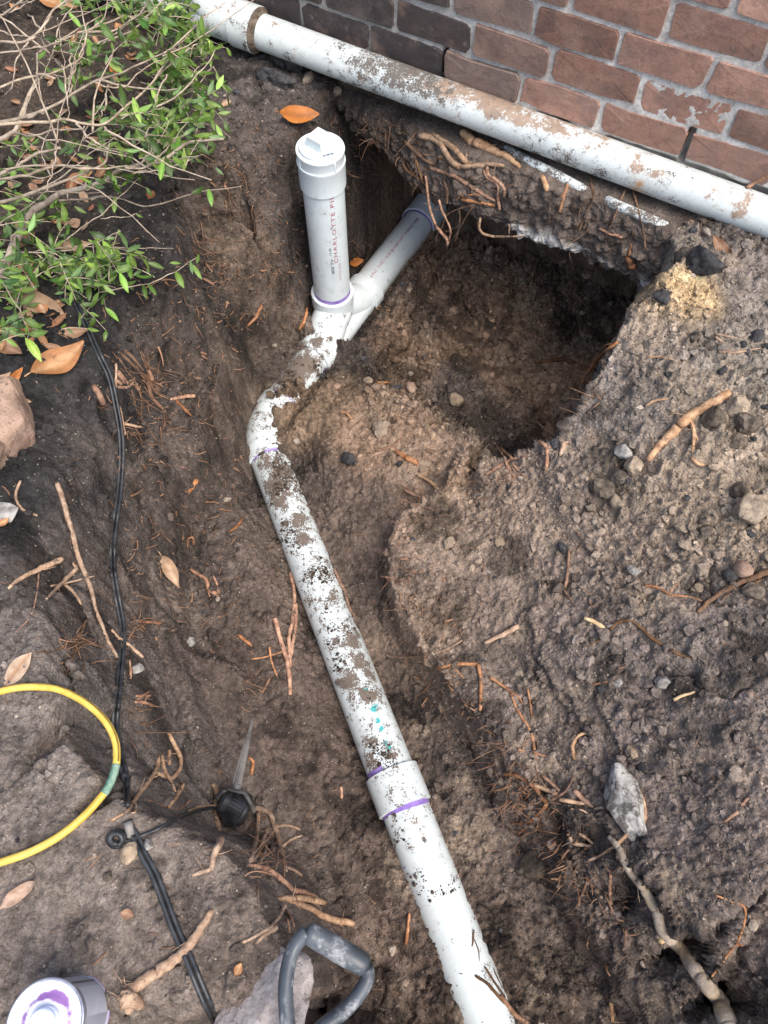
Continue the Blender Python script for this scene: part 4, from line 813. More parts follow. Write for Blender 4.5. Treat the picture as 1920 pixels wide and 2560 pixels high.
    for cx_, cy_, sx_, sy_, cnt in ((660, 2120, 45, 70, 46), (620, 1700, 20, 20, 8), (1300, 1990, 55, 40, 46), (1350, 2070, 40, 50, 34), (1400, 2200, 40, 70, 26), (1250, 1870, 30, 40, 18), (1000, 1440, 35, 50, 16), (1030, 1250, 40, 35, 14), (370, 950, 45, 50, 44), (330, 1050, 30, 40, 20), (390, 1060, 40, 40, 18), (980, 320, 60, 40, 60), (1060, 400, 70, 40, 40), (920, 330, 30, 60, 40), (180, 1620, 35, 50, 26), (350, 1820, 30, 50, 16), (340, 1560, 20, 40, 12), (620, 470, 60, 60, 24), (640, 640, 40, 60, 18), (500, 620, 30, 80, 24), (1260, 1180, 60, 25, 24), (1470, 1010, 30, 60, 20)):
        for k in range(cnt):
            h_, n_, d_, nm = hit(cx_ + rg.normal(0, sx_ * .6), cy_ + rg.normal(0, sy_ * .6))
            if not nm.startswith(('soil', 'ground')): continue
            dr = n_ * rg.uniform(0, .7) + np.array([rg.normal(0, .7), rg.normal(0, .6), rg.normal(-.1, .3)]); dr /= np.linalg.norm(dr); L_ = rg.uniform(.015, .06); tt = np.linspace(0, 1, 7)[:, None]; S = h_ + n_ * .002 + dr * L_ * tt + rg.normal(0, .35, 3) * L_ * tt ** 2 + np.array([0, 0, -.25 * L_]) * tt ** 2
            S[:, 2] = np.where(S[:, 2] < bl(H, S[:, 0], S[:, 1]) + .001, np.where(nm.startswith('soil'), S[:, 2], bl(H, S[:, 0], S[:, 1]) + .001), S[:, 2]); tube(mb, S, rg.uniform(.0005, .0015) * (1.1 - .7 * tt[:, 0]), 4, False)
    # broken root ends, fibres and crumbs stuck in the cut faces
    cp, cs, ccol = [], [], []
    for k in range(4200):
        u = rg.random()
        if u < .36: px_, py_ = rg.uniform(480, 1010), rg.uniform(300, 820)
        elif u < .64: px_, py_ = rg.uniform(300, 600), rg.uniform(640, 1620)
        else: v = rg.random(); px_, py_ = np.interp(v, [0, .3, 1], [970, 1100, 1560]) + rg.normal(0, 40), np.interp(v, [0, .3, 1], [1300, 1690, 2340]) + rg.normal(0, 45)
        h_, n_, d_, nm = hit(px_, py_)
        if not nm.startswith(('soil', 'ground')): continue
        if k % 3 == 0:
            dr = n_ * rg.uniform(-.05, .6) + np.array([rg.normal(0, .5), rg.normal(0, .4), rg.normal(-.25, .5)]); dr /= np.linalg.norm(dr); L_ = rg.uniform(.007, .035); tt = np.linspace(0, 1, 5)[:, None]; r = rg.uniform(.0005, .0017) if rg.random() < .85 else rg.uniform(.002, .0038)
            tube(mb, h_ + n_ * r * .5 + dr * L_ * tt + rg.normal(0, .25, 3) * L_ * tt ** 2, r * (1.1 - .6 * tt[:, 0]), 5 if r > .002 else 4, r > .002)
        else:
            s_ = min(.010, .0018 * (1 - rg.random()) ** (-1 / 2.)); cp.append(h_ + n_ * s_ * .2); cs.append(s_); x_, y_ = h_[:2]; ccol.append([float(bl(CG[..., c], x_, y_)) for c in range(3)])
    ccol = np.array(ccol) * np.exp(rg.normal(0, .28, (len(cp), 1))); tag(scatter('face_crumbs', np.array(cp), np.array(cs), ccol, M['crumb'], 2, 12, .55, .85, 6, False, 5), kind='stuff')
    tag(mb.build('root_fibres', M['fibre'], loc=(0, 0, 0)), kind='stuff')
scatter_ground()

# ------------------------------------------------------------------ roots and sticks
def root(name, label, mat, group, strands, lift=.45, plane=None, cat='root', jit=.07, sides=8):
    mb = MB()
    for reg, w0, w1, pts in strands:
        S, e = drape(PX(reg, pts), plane=plane); n = len(S); dep = (S - C0) @ FW; t = np.linspace(0, 1, n)
        R = (w0 + (w1 - w0) * t) * .5 / FPX * dep * (1 + .10 * fbm(t * 6 + w0, t * 0 + len(pts), 1.3, 3, int(abs(pts[0][0])) % 97)); R[-1] *= .8; R[0] *= .85
        if plane is None:
            d = S - C0; d /= np.linalg.norm(d, axis=1)[:, None]; S = S - d * (R * lift)[:, None]
            S[:, 2] += R * .25
        S = S + np.stack([fbm(t * 9, t * 0 + k, 1, 2, k + 3) for k in range(3)], 1) * R[:, None] * .35
        tube(mb, S, R, sides, True, jit=jit)
        for _ in range(int(min(4, n // 6))):                     # fine side rootlets
            i = int(RNG.integers(1, n - 1)); d_ = RNG.normal(size=3); d_[2] *= .35; d_ /= np.linalg.norm(d_); L_ = float(np.clip(R[i] * RNG.uniform(2.5, 6), .006, .03)); tt = np.linspace(0, 1, 4)[:, None]
            tube(mb, S[i] + d_ * L_ * tt + RNG.normal(0, .3, 3) * L_ * tt ** 2, max(.0005, min(.0012, R[i] * .25)) * (1.05 - .7 * tt[:, 0]), 4, False)
    return tag(mb.build(name, M[mat]), label, cat, group)
G1, G2, G3 = 'cut roots lying in the dig', 'roots growing out of the bank', 'roots hanging over the cavity'
ROOTS = [
 ('root', 'long thin tan root running down the left bank beside the black cable', 'root_tan', G1, [('q1', 15, 8, [(345, -168), (372, -80), (392, 0), (428, 130), (462, 262), (515, 390), (552, 500), (570, 580), (605, 670), (645, 770), (700, 865)])]),
 ('root', 'straight grey brown cut root lying on dark soil at the left edge', 'root_tan', G1, [('q1', 9, 16, [(50, 455), (110, 405), (200, 355), (290, 315), (375, 278)])]),
 ('root', 'forked pale root with split ends, left of the long tan root', 'root_tan', G1, [('q1', 7, 12, [(275, 520), (370, 420), (460, 335)]), ('q1', 9, 6, [(380, 430), (440, 480), (485, 550)]), ('q1', 6, 3, [(300, 440), (400, 420), (510, 392), (560, 380)]), ('q1', 8, 7, [(430, 300), (445, 325), (465, 345)])]),
 ('root', 'thin curved strand hanging below the grey brown cut root', 'root', G1, [('q1', 5, 3, [(232, 365), (215, 500), (180, 620), (90, 715)])]),
 ('root_tuft', 'frayed tuft of roots above the yellow hose hollow', 'root_dark', G2, [('q1', 5, 6, [(200, 828), (300, 832), (400, 790), (520, 768)]), ('q1', 4, 6, [(375, 905), (430, 830), (505, 745)]), ('q1', 4, 6, [(392, 965), (430, 870), (485, 785)]), ('q1', 6, 4, [(510, 640), (490, 700), (455, 765), (400, 800)]), ('q1', 3, 4, [(360, 940), (420, 830), (470, 760)]), ('q1', 6, 7, [(440, 800), (490, 775), (530, 768)]), ('q1', 4, 4, [(505, 830), (490, 940), (455, 1040)])]),
 ('root', 'short orange root crossing under the black cable', 'root_tan', G1, [('q1', 8, 9, [(662, 698), (700, 745), (760, 785), (850, 862)])]),
 ('root', 'pale root stub sticking out of the bench left of the trench', 'root', G2, [('q1', 7, 9, [(800, 652), (880, 652), (970, 662)]), ('q1', 4, 3, [(790, 690), (840, 672), (860, 700)])]),
 ('root', 'small upright root stub right of the black cable', 'root', G2, [('q1', 5, 7, [(770, 880), (775, 940), (775, 990)])]),
 ('root', 'little heap of crossed root pieces low on the bench', 'root', G1, [('q1', 7, 9, [(800, 1128), (850, 1128), (910, 1150)]), ('q1', 7, 5, [(815, 1112), (885, 1062)]), ('q1', 6, 6, [(805, 1090), (895, 1088)]), ('q1', 5, 4, [(840, 1150), (880, 1080)])]),
 ('root', 'bent rust root with a side prong on the left trench floor', 'root', G1, [('q1', 8, 11, [(1130, 340), (1180, 375), (1222, 402), (1240, 460), (1300, 495)]), ('q1', 5, 7, [(1262, 370), (1285, 430), (1300, 490)])]),
 ('root', 'small hook shaped root near the top of the left trench floor', 'root', G1, [('q1', 7, 7, [(1110, 220), (1115, 160), (1145, 155), (1148, 198)])]),
 ('root', 'short reddish root piece above the hook shaped one', 'root', G1, [('q1', 6, 7, [(1355, 120), (1400, 90), (1438, 40)])]),
 ('root', 'bundle of three straight rust roots beside the buried white pipe', 'root', G1, [('q2', 12, 11, [(208, 630), (240, 760), (285, 910), (300, 1085)]), ('q2', 9, 10, [(300, 360), (322, 480), (315, 620), (290, 760), (300, 920)]), ('q2', 8, 11, [(335, 545), (322, 720), (292, 900)])]),
 ('root', 'short rust root touching the right side of the white pipe', 'root', G1, [('q2', 7, 9, [(560, 340), (600, 430), (632, 480)])]),
 ('root', 'crooked little root just below the one touching the pipe', 'root', G1, [('q2', 7, 6, [(628, 500), (658, 590), (685, 615)])]),
 ('root', 'pair of thin crossed strands left of the three root bundle', 'root', G1, [('q2', 5, 3, [(70, 872), (150, 860), (250, 828)]), ('q2', 6, 5, [(175, 798), (185, 880), (225, 985)])]),
 ('root', 'stubby rust root at mid floor, left of the crossed strands', 'root', G1, [('q1', 8, 8, [(1415, 730), (1450, 760), (1497, 797)])]),
 ('root', 'thin forked root fragment above the garden light stake', 'root', G1, [('q2', 5, 7, [(130, 1078), (155, 1030), (178, 985)]), ('q2', 4, 5, [(85, 1045), (130, 1065)])]),
 ('root', 'curved rust root standing beside the garden light stake', 'root', G1, [('q1', 7, 8, [(1475, 1455), (1500, 1480), (1490, 1560)])]),
 ('root', 'thin pale root bridging the rim of the right bank', 'root_tan', G2, [('q2', 5, 5, [(865, 850), (950, 862), (1110, 850), (1230, 810), (1320, 760)])]),
 ('root', 'smooth tan stick lying on bare soil of the right bank', 'root_tan', G1, [('q2', 9, 14, [(1450, 778), (1530, 740), (1655, 675)])]),
 ('root', 'sharply bent orange root on the rim of the right bank', 'root', G2, [('q2', 8, 11, [(1165, 932), (1240, 910), (1330, 900), (1412, 905)]), ('q2', 11, 9, [(1412, 905), (1425, 1000), (1425, 1180)]), ('q2', 4, 3, [(1200, 950), (1260, 925), (1330, 990)])]),
 ('root', 'long rust root trailing down the right bank face', 'root', G2, [('q3', 9, 6, [(12, 980), (130, 1065), (160, 1150), (210, 1230), (250, 1300), (275, 1400), (290, 1470)]), ('q3', 7, 6, [(135, 1065), (180, 1100), (208, 1140)]), ('q3', 4, 3, [(270, 1420), (350, 1450), (430, 1430)])]),
 ('root', 'small upright root right of the trailing rust root', 'root', G2, [('q3', 6, 5, [(235, 1050), (252, 1150), (260, 1225)])]),
 ('root', 'curved bone coloured root alone on the right bank', 'root_tan', G1, [('q3', 7, 11, [(605, 1300), (535, 1328), (498, 1390), (515, 1465)])]),
 ('root', 'arching root that forks over the right bank edge', 'root', G2, [('q6', 9, 11, [(0, 90), (60, 92), (140, 130), (200, 180), (245, 240), (275, 275)]), ('q6', 9, 5, [(272, 280), (215, 335), (140, 395), (45, 396)]), ('q6', 7, 4, [(262, 280), (190, 370), (140, 420), (85, 470)]), ('q6', 4, 3, [(80, 150), (130, 210), (185, 205)]), ('q6', 5, 3, [(160, 215), (110, 270), (25, 300)])]),
 ('root', 'blunt cut root end at the centre of the right bank root knot', 'root_tan', G2, [('q6', 12, 13, [(185, 152), (250, 185), (330, 215)])]),
 ('root', 'short thick root lying against the grey stone, right bank knot', 'root', G2, [('q6', 14, 13, [(440, 190), (500, 250), (568, 292)])]),
 ('root', 'thin wavy root rising to the upper side of the root knot', 'root', G2, [('q6', 8, 4, [(300, 250), (350, 225), (400, 180), (440, 100)]), ('q6', 10, 9, [(240, 100), (300, 150), (350, 195)])]),
 ('root', 'pale horizontal root with cut end in the right bank knot', 'root_tan', G2, [('q6', 12, 9, [(350, 250), (430, 265), (505, 272)]), ('q6', 5, 4, [(420, 308), (500, 320), (580, 382)])]),
 ('root', 'pair of cut roots below the grey stone, frayed at one end', 'root_tan', G2, [('q6', 11, 9, [(415, 482), (430, 520), (560, 545)]), ('q6', 9, 7, [(465, 458), (520, 495), (562, 530)])]),
 ('root', 'tan root curling round the right side of the grey stone', 'root_tan', G2, [('q6', 7, 11, [(815, 110), (848, 190), (882, 290), (885, 390)]), ('q6', 11, 8, [(885, 390), (800, 445), (700, 540), (610, 600), (530, 632)])]),
 ('root', 'thick gnarled grey and yellow root running to the bottom right corner', 'gnarled', G2, [('q6', 14, 24, [(660, 480), (720, 560), (770, 670), (880, 810)]), ('q6', 26, 46, [(880, 810), (958, 960), (1000, 1090), (1130, 1210), (1230, 1370), (1330, 1480), (1380, 1600), (1425, 1700)])]),
 ('root', 'short vertical root left of the thick gnarled root', 'root', G2, [('q6', 9, 7, [(670, 690), (665, 850), (680, 965)])]),
 ('root', 'thin zigzag orange root at the far right bank', 'root', G1, [('q6', 5, 6, [(1330, 850), (1430, 890), (1512, 930), (1505, 1040), (1470, 1140)]), ('q6', 6, 5, [(1470, 1140), (1380, 1260), (1305, 1362)]), ('q6', 5, 5, [(1455, 1160), (1502, 1165)])]),
 ('root', 'broken orange root half buried on the dark right bank', 'root', G1, [('q6', 6, 9, [(1545, 228), (1490, 285)]), ('q6', 10, 7, [(1470, 325), (1380, 390)])]),
 ('root', 'thin red orange root above the dark stick at the right edge', 'root', G1, [('q3', 8, 4, [(930, 435), (1010, 450), (1080, 490), (1200, 505), (1272, 528)]), ('q3', 5, 3, [(1080, 470), (1122, 428)])]),
 ('stick', 'dark brown twiggy stick reaching the right edge of the bank', 'root_dark', G1, [('q3', 11, 16, [(1240, 600), (1310, 530), (1430, 450), (1560, 395), (1680, 345)]), ('q3', 5, 6, [(1380, 520), (1500, 450), (1630, 400)])]),
 ('root', 'arched grey brown root with a pale dry chip at its end', 'root_dark', G1, [('q3', 7, 10, [(720, 702), (770, 655), (860, 650), (960, 740), (1080, 820)]), ('q3', 10, 4, [(1080, 820), (1150, 850), (1230, 870)]), ('q3', 5, 3, [(690, 730), (640, 770), (560, 802)])]),
 ('wood_chip', 'pale dry wood chip lying on the right bank', 'wood_inner', G1, [('q3', 8, 15, [(570, 630), (640, 658), (700, 705)])]),
 ('root', 'reddish root with a thin tail, upper part of the right bank', 'root', G1, [('q3', 7, 10, [(480, 228), (472, 350), (457, 450)]), ('q3', 5, 3, [(450, 462), (490, 520), (525, 560)]), ('q3', 5, 4, [(525, 115), (558, 180), (520, 250)])]),
 ('wood_chip', 'yellowish splinter low on the right bank', 'wood_inner', G1, [('q3', 9, 6, [(1100, 1115), (1150, 1090), (1228, 1065)])]),
 ('root', 'tiny orange root sliver on the middle of the right bank', 'root', G1, [('q3', 4, 5, [(615, 1025), (710, 1005)])]),
 ('root', 'thick tan root with a broken flared end on the right bank beside the pit', 'root_tan', G1, [('r6', 15, 26, [(945, 1215), (1010, 1130), (1060, 1080), (1130, 1010)]), ('r6', 27, 21, [(1130, 1010), (1200, 950), (1300, 890), (1430, 812)]), ('r6', 10, 8, [(1205, 980), (1218, 1050), (1215, 1165)]), ('r6', 6, 6, [(1218, 1040), (1242, 1095)])]),
 ('root', 'slender orange root leaning over the right rim of the pit', 'root', G2, [('r6', 7, 10, [(540, 780), (600, 680), (680, 580), (770, 512)])]),
 ('root', 'small orange stick on dark soil between pit and thick tan root', 'root_tan', G1, [('r6', 7, 7, [(935, 890), (985, 860), (1068, 845)])]),
 ('root', 'fine pale rootlet on the sandy soil right of the pit', 'root_tan', G1, [('r6', 4, 4, [(945, 600), (1050, 602), (1145, 640)])]),
 ('root', 'cluster of three grey tan twigs near the right edge above the thick root', 'root_tan', G1, [('r6', 8, 7, [(1345, 480), (1400, 530), (1420, 578)]), ('r6', 7, 9, [(1368, 570), (1450, 575), (1530, 562)]), ('r6', 6, 5, [(1352, 465), (1480, 490)]), ('r6', 5, 4, [(1540, 560), (1630, 545)])]),
 ('root', 'thin pale root poking over the near edge of the pit', 'root_tan', G2, [('r6', 8, 6, [(70, 1138), (110, 1175), (152, 1205)])]),
 ('root', 'forked orange root standing at the near corner of the pit', 'root', G2, [('r6', 8, 10, [(302, 1100), (348, 1140), (345, 1270)]), ('r6', 5, 4, [(340, 1140), (390, 1130), (440, 1130)])]),
 ('root', 'tangled thin orange roots on the near lip of the pit', 'root', G2, [('r6', 7, 6, [(100, 1210), (138, 1290), (168, 1320)]), ('r6', 6, 4, [(140, 1230), (190, 1280), (240, 1332)]), ('r6', 5, 3, [(-20, 1300), (150, 1202), (300, 1168)]), ('r6', 4, 3, [(20, 1270), (110, 1215), (240, 1190)])]),
 ('root', 'pale straight root inside the pit near its front wall', 'root_tan', G2, [('r6', 6, 8, [(288, 983), (340, 1030), (415, 1075)])]),
 ('root', 'bent tan root below the thick tan root', 'root_tan', G1, [('r6', 9, 9, [(1205, 1200), (1250, 1237), (1302, 1240)])]),
 ('wood_chip', 'splintered orange chip at the near right rim of the pit', 'root_tan', G1, [('r6', 8, 15, [(428, 1185), (450, 1110)]), ('r6', 8, 5, [(450, 1110), (490, 1105)])]),
 ('root', 'dirt covered root lying on the pit floor', 'root_dark', G1, [('r6', 8, 12, [(280, 640), (380, 620), (450, 615), (520, 640)])]),
 ('root', 'stout cut stub left of the black cable on the dark bank', 'root', G1, [('r4', 16, 17, [(560, 775), (590, 830), (620, 885)])]),
 ('root', 'short orange stub right of the big root cluster on the dark bank', 'root', G1, [('r4', 12, 13, [(880, 680), (905, 745)])]),
 ('root', 'splinter standing right against the black cable', 'root_tan', G1, [('r4', 6, 7, [(690, 640), (685, 790)])]),
 ('root', 'pair of dark roots crossing the upper dark bank', 'root_dark', G2, [('r4', 10, 8, [(738, 560), (800, 620), (850, 680)]), ('r4', 9, 8, [(718, 580), (800, 660), (860, 722)]), ('r4', 5, 4, [(700, 600), (760, 680), (840, 700)])]),
 ('root', 'curved root with a pale tip in the middle of the dark bank', 'root', G2, [('r4', 9, 9, [(880, 758), (900, 840), (970, 910)]), ('r4', 4, 3, [(900, 800), (960, 830), (1000, 850)])]),
 ('root', 'straight orange root stub near the edge of the dark bank', 'root', G2, [('r4', 7, 11, [(1010, 852), (1090, 835), (1158, 830)])]),
 ('root', 'root with a pale tip below the straight orange stub', 'root', G2, [('r4', 9, 7, [(1045, 860), (1090, 905), (1135, 948)])]),
 ('root', 'tan root piece along the right side of the black cable', 'root_tan', G1, [('r4', 12, 10, [(702, 890), (716, 960), (732, 1030), (745, 1062)]), ('r4', 8, 6, [(738, 995), (800, 1010), (850, 1015)])]),
 ('root', 'knobbly cut root embedded in the lower dark bank', 'root', G2, [('r4', 12, 14, [(1125, 1402), (1145, 1358), (1172, 1330)])]),
 ('root', 'curved grey root at the left edge beside the boulders', 'root_tan', G1, [('r4', 7, 8, [(125, 1332), (92, 1420), (130, 1500), (225, 1540)])]),
 ('root', 'thick knuckle of roots beside the cable on the dark bank', 'root', G2, [('r4', 16, 13, [(700, 690), (745, 755)]), ('r4', 11, 9, [(690, 740), (725, 765)]), ('r4', 9, 6, [(700, 780), (760, 780), (800, 735)]), ('r4', 10, 9, [(800, 750), (825, 800)])]),
 ('root', 'root slanting out of a small hollow left of the standpipe base', 'root', G2, [('r5', 6, 9, [(45, 432), (100, 372), (135, 300)])]),
 ('root', 'short orange root left of the wye fitting', 'root', G1, [('r5', 8, 8, [(362, 452), (395, 390), (410, 318)])]),
 ('root', 'short root curl on the sandy mound beside the elbow', 'root', G1, [('r5', 6, 6, [(615, 955), (650, 960), (683, 1002)])]),
 ('root', 'curved orange root on the mound between elbow and pit', 'root', G1, [('r5', 7, 6, [(825, 1190), (920, 1165), (992, 1108)])]),
 ('root', 'flat reddish root piece near the front lip of the pit', 'root', G1, [('r5', 9, 18, [(945, 1190), (1010, 1232)]), ('r5', 15, 13, [(1010, 1232), (1090, 1272)])]),
 ('root', 'pale bent root on the rim left of the pit corner', 'root_tan', G2, [('r5', 6, 9, [(1075, 1335), (1150, 1370), (1208, 1425)])]),
 ('root', 'frayed root end on the rim of the right bank', 'root', G2, [('r5', 7, 10, [(1005, 1428), (1060, 1460), (1122, 1482)]), ('r5', 4, 3, [(985, 1395), (1030, 1420), (1060, 1450)])]),
 ('root', 'straight little root on the mound below the wye fitting', 'root', G1, [('r5', 7, 6, [(830, 775), (912, 772)])]),
 ('cut_root', 'thick cut root with splintered end crossing under the black cable', 'root_tan', G1, [('q4', 30, 27, [(815, 1455), (930, 1370), (1020, 1310), (1140, 1225)]), ('q4', 27, 17, [(1140, 1225), (1230, 1110), (1335, 940)]), ('q4', 34, 50, [(830, 1450), (790, 1500)]), ('q4', 50, 20, [(790, 1500), (905, 1545)]), ('q4', 34, 22, [(790, 1500), (820, 1580)]), ('q4', 22, 12, [(800, 1480), (742, 1490)])]),
 ('root', 'crooked cut root right of the pale flat stone', 'root_tan', G1, [('q4', 9, 13, [(1210, 725), (1270, 705), (1330, 682)]), ('q4', 13, 21, [(1328, 690), (1345, 600), (1400, 490)])]),
 ('root', 'looped root draped over the rim beside the cable splice', 'root_tan', G2, [('q4', 10, 11, [(775, 365), (850, 250), (900, 180), (980, 70), (1005, -35)]), ('q1', 11, 11, [(1000, 1310), (1040, 1390), (1072, 1470), (1055, 1545), (1005, 1580), (920, 1540)]), ('q1', 10, 9, [(965, 1440), (970, 1520), (1010, 1590), (1040, 1659)]), ('q1', 11, 9, [(1005, 1410), (1005, 1500)]), ('q4', 7, 6, [(690, 385), (780, 340), (850, 330), (855, 270)])]),
 ('root', 'short split root leaning toward the garden light', 'root_tan', G2, [('q4', 10, 8, [(1158, 148), (1110, 230), (1058, 302)])]),
 ('root', 'upright root crossed by another in front of the garden light', 'root_tan', G2, [('q4', 12, 14, [(1342, 150), (1362, 200), (1355, 320), (1382, 445)]), ('q4', 8, 11, [(1185, 325), (1260, 295), (1400, 292)])]),
 ('root', 'thin wiry root sagging between looped root and garden light', 'root', G2, [('q4', 4, 4, [(895, 238), (1050, 295), (1130, 305), (1200, 250)])]),
 ('root_tuft', 'hanging cluster of tan roots right of the garden light', 'root_tan', G2, [('q5', 14, 13, [(88, 300), (180, 330), (222, 430), (252, 530), (290, 700)]), ('q5', 11, 13, [(118, 330), (102, 500), (65, 640)]), ('q5', 8, 8, [(182, 420), (132, 530), (110, 600), (60, 650)]), ('q5', 7, 8, [(222, 422), (300, 410), (380, 436)]), ('q5', 8, 6, [(265, 548), (330, 495), (392, 475)]), ('q5', 8, 7, [(170, 520), (150, 600), (90, 692)]), ('q5', 8, 8, [(285, 672), (340, 695), (392, 725)]), ('q5', 6, 5, [(240, 560), (235, 640), (225, 690)])]),
 ('root', 'long root lying along the rim below the hanging cluster', 'root', G2, [('q5', 10, 17, [(50, 662), (150, 680), (250, 740), (330, 822)]), ('q5', 17, 12, [(330, 822), (420, 842), (540, 900)])]),
 ('root', 'pair of straight cut roots pointing over the shovel handle', 'root_tan', G2, [('q5', 13, 17, [(310, 880), (430, 930), (550, 990), (716, 1027)]), ('q5', 10, 18, [(240, 872), (350, 870)]), ('q5', 18, 14, [(350, 870), (450, 880), (535, 895)])]),
 ('root', 'split flat root left of the shovel handle', 'root_tan', G1, [('q5', 8, 11, [(5, 1152), (130, 1090), (220, 1020), (292, 900)]), ('q5', 7, 15, [(100, 1155), (160, 1095), (235, 1050)])]),
 ('root', 'two small upright roots behind the shovel grip', 'root', G2, [('q5', 9, 7, [(290, 945), (320, 990), (340, 1050)]), ('q5', 7, 6, [(300, 1000), (312, 1090)])]),
 ('root', 'straight rust root alone on the trench floor right of the shovel grip', 'root', G1, [('q5', 8, 9, [(1065, 960), (1055, 1050), (1045, 1158)])]),
 ('root', 'tiny rust root on the trench floor left of the pipe coupling', 'root', G1, [('q5', 8, 8, [(635, 168), (640, 240)])]),
 ('root', 'dark frayed root clinging to the lower end of the white pipe', 'root_dark', G1, [('q5', 7, 9, [(1480, 1355), (1560, 1412), (1659, 1525)]), ('q5', 5, 7, [(1540, 1300), (1600, 1400), (1665, 1490)]), ('q5', 4, 3, [(1600, 1330), (1650, 1440)])]),
 ('root', 'short dark root lying on the right side of the white pipe', 'root_dark', G1, [('q5', 4, 6, [(1472, 1065), (1465, 1110), (1458, 1172)]), ('q5', 2.5, 2, [(1470, 1120), (1500, 1200), (1495, 1290), (1430, 1340), (1380, 1342)])]),
 ('root', 'rust root beside the bottom end of the white pipe', 'root', G1, [('q6', 11, 13, [(-20, 1480), (60, 1590), (150, 1655)])]),
 ('root', 'thick short root at the bottom edge of the right trench floor', 'root_tan', G1, [('q6', 11, 12, [(670, 1520), (682, 1650)])]),
 ('root', 'smooth thick root arching out of the bank under the drain pipe', 'root_tan', G3, [('p1', 17, 16, [(620, 425), (760, 450), (850, 520), (900, 620), (980, 712), (1060, 748)]), ('p1', 15, 9, [(1060, 748), (1180, 732), (1350, 716), (1500, 728)])]),
 ('root', 'root with a torn frayed end above the smooth arching one', 'root_tan', G3, [('p1', 10, 15, [(760, 400), (870, 480), (960, 540), (1020, 600)]), ('p1', 15, 13, [(1020, 600), (1070, 670), (1110, 705)]), ('p1', 8, 4, [(1095, 680), (1105, 600)]), ('p1', 10, 7, [(1100, 690), (1165, 700)])]),
 ('root', 'thickest root, tapering to the right directly under the drain pipe', 'root_tan', G3, [('p1', 20, 26, [(1060, 380), (1120, 450), (1190, 495)]), ('p1', 26, 11, [(1190, 495), (1300, 535), (1420, 590), (1550, 655), (1660, 745)])]),
 ('root', 'kinked root that loops then hangs straight beside the branch pipe', 'root_dark', G3, [('p1', 9, 8, [(460, 472), (540, 550), (640, 640), (710, 690), (770, 705), (800, 655)]), ('p1', 9, 8, [(800, 650), (860, 640), (902, 710), (880, 790), (872, 870), (900, 960), (905, 1120)])]),
 ('root', 'long root slanting down across the bank above the cavity', 'root', G3, [('p1', 8, 12, [(720, 752), (850, 792), (1000, 850), (1130, 930)]), ('p1', 12, 8, [(1130, 930), (1200, 980), (1300, 1042), (1405, 1092)])]),
 ('root', 'thin root dropping from the dark soil left of the branch pipe', 'root_dark', G3, [('p1', 6, 4, [(272, 380), (260, 550), (255, 700), (262, 870)])]),
 ('root', 'forked pair of roots above the concrete lip', 'root', G3, [('p1', 7, 8, [(1280, 770), (1310, 840), (1428, 930), (1430, 1060), (1450, 1185)]), ('p1', 9, 9, [(1322, 680), (1325, 820), (1420, 880), (1500, 980), (1492, 1055)])]),
 ('root', 'frayed root mat lying on the concrete lip', 'root', G3, [('p1', 9, 7, [(1060, 1082), (1200, 1100), (1400, 1142)]), ('p1', 4, 3, [(1100, 1040), (1200, 1020), (1250, 1050)]), ('p1', 5, 3, [(1180, 1100), (1280, 1130), (1330, 1100)]), ('p1', 4, 3, [(1130, 1120), (1060, 1030), (1000, 1080)])]),
 ('root', 'bundle of thin roots running down to the branch pipe end', 'root_dark', G3, [('p1', 7, 6, [(430, 640), (480, 770), (600, 850), (680, 920)]), ('p1', 6, 5, [(480, 680), (540, 790), (640, 900)]), ('p1', 6, 6, [(560, 600), (600, 720), (645, 872)]), ('p1', 5, 4, [(520, 900), (580, 970), (640, 1010)]), ('p1', 5, 4, [(440, 380), (560, 440), (640, 520)])]),
 ('root', 'yellow tipped root stub poking from the bank face', 'root_tan', G3, [('p2', 12, 14, [(495, 135), (515, 190), (535, 255)])]),
 ('root', 'forked root stub right of the yellow tipped one', 'root', G3, [('p2', 8, 7, [(700, 195), (672, 280), (635, 420)]), ('p2', 6, 4, [(685, 250), (645, 300)])]),
 ('root', 'thin straight root below the yellow tipped stub', 'root_dark', G3, [('p2', 6, 4, [(560, 278), (552, 400), (550, 502)])]),
 ('root', 'long root splitting in two down the bank below the drain pipe', 'root_dark', G3, [('p2', 7, 6, [(880, 130), (890, 220), (910, 300), (850, 420), (782, 580)]), ('p2', 6, 4, [(885, 290), (802, 380), (775, 545)])]),
 ('root', 'thin root hanging in front of the white conduit', 'root_dark', G3, [('p2', 6, 4, [(1160, 235), (1110, 350), (1060, 490), (1025, 562)])]),
 ('root', 'wavering root hanging from below the rust stain of the drain pipe', 'root_dark', G3, [('p2', 6, 5, [(1220, 250), (1260, 400), (1300, 550), (1320, 722)])]),
 ('root', 'short orange root lying on the lower bank face', 'root', G3, [('p2', 6, 9, [(950, 550), (1050, 595), (1142, 620)])]),
 ('root', 'swollen root knob low on the right end of the bank', 'root', G3, [('p2', 5, 8, [(1210, 670), (1185, 770)]), ('p2', 12, 22, [(1170, 770), (1215, 870)])]),
 ('root', 'brown root rising against the brick wall at the right edge', 'root', G2, [('r3', 9, 11, [(1525, 1150), (1590, 1110), (1680, 1060)])]),
]
for nm, lb, mt, gp, st in ROOTS: root(nm, lb, mt, gp, st)
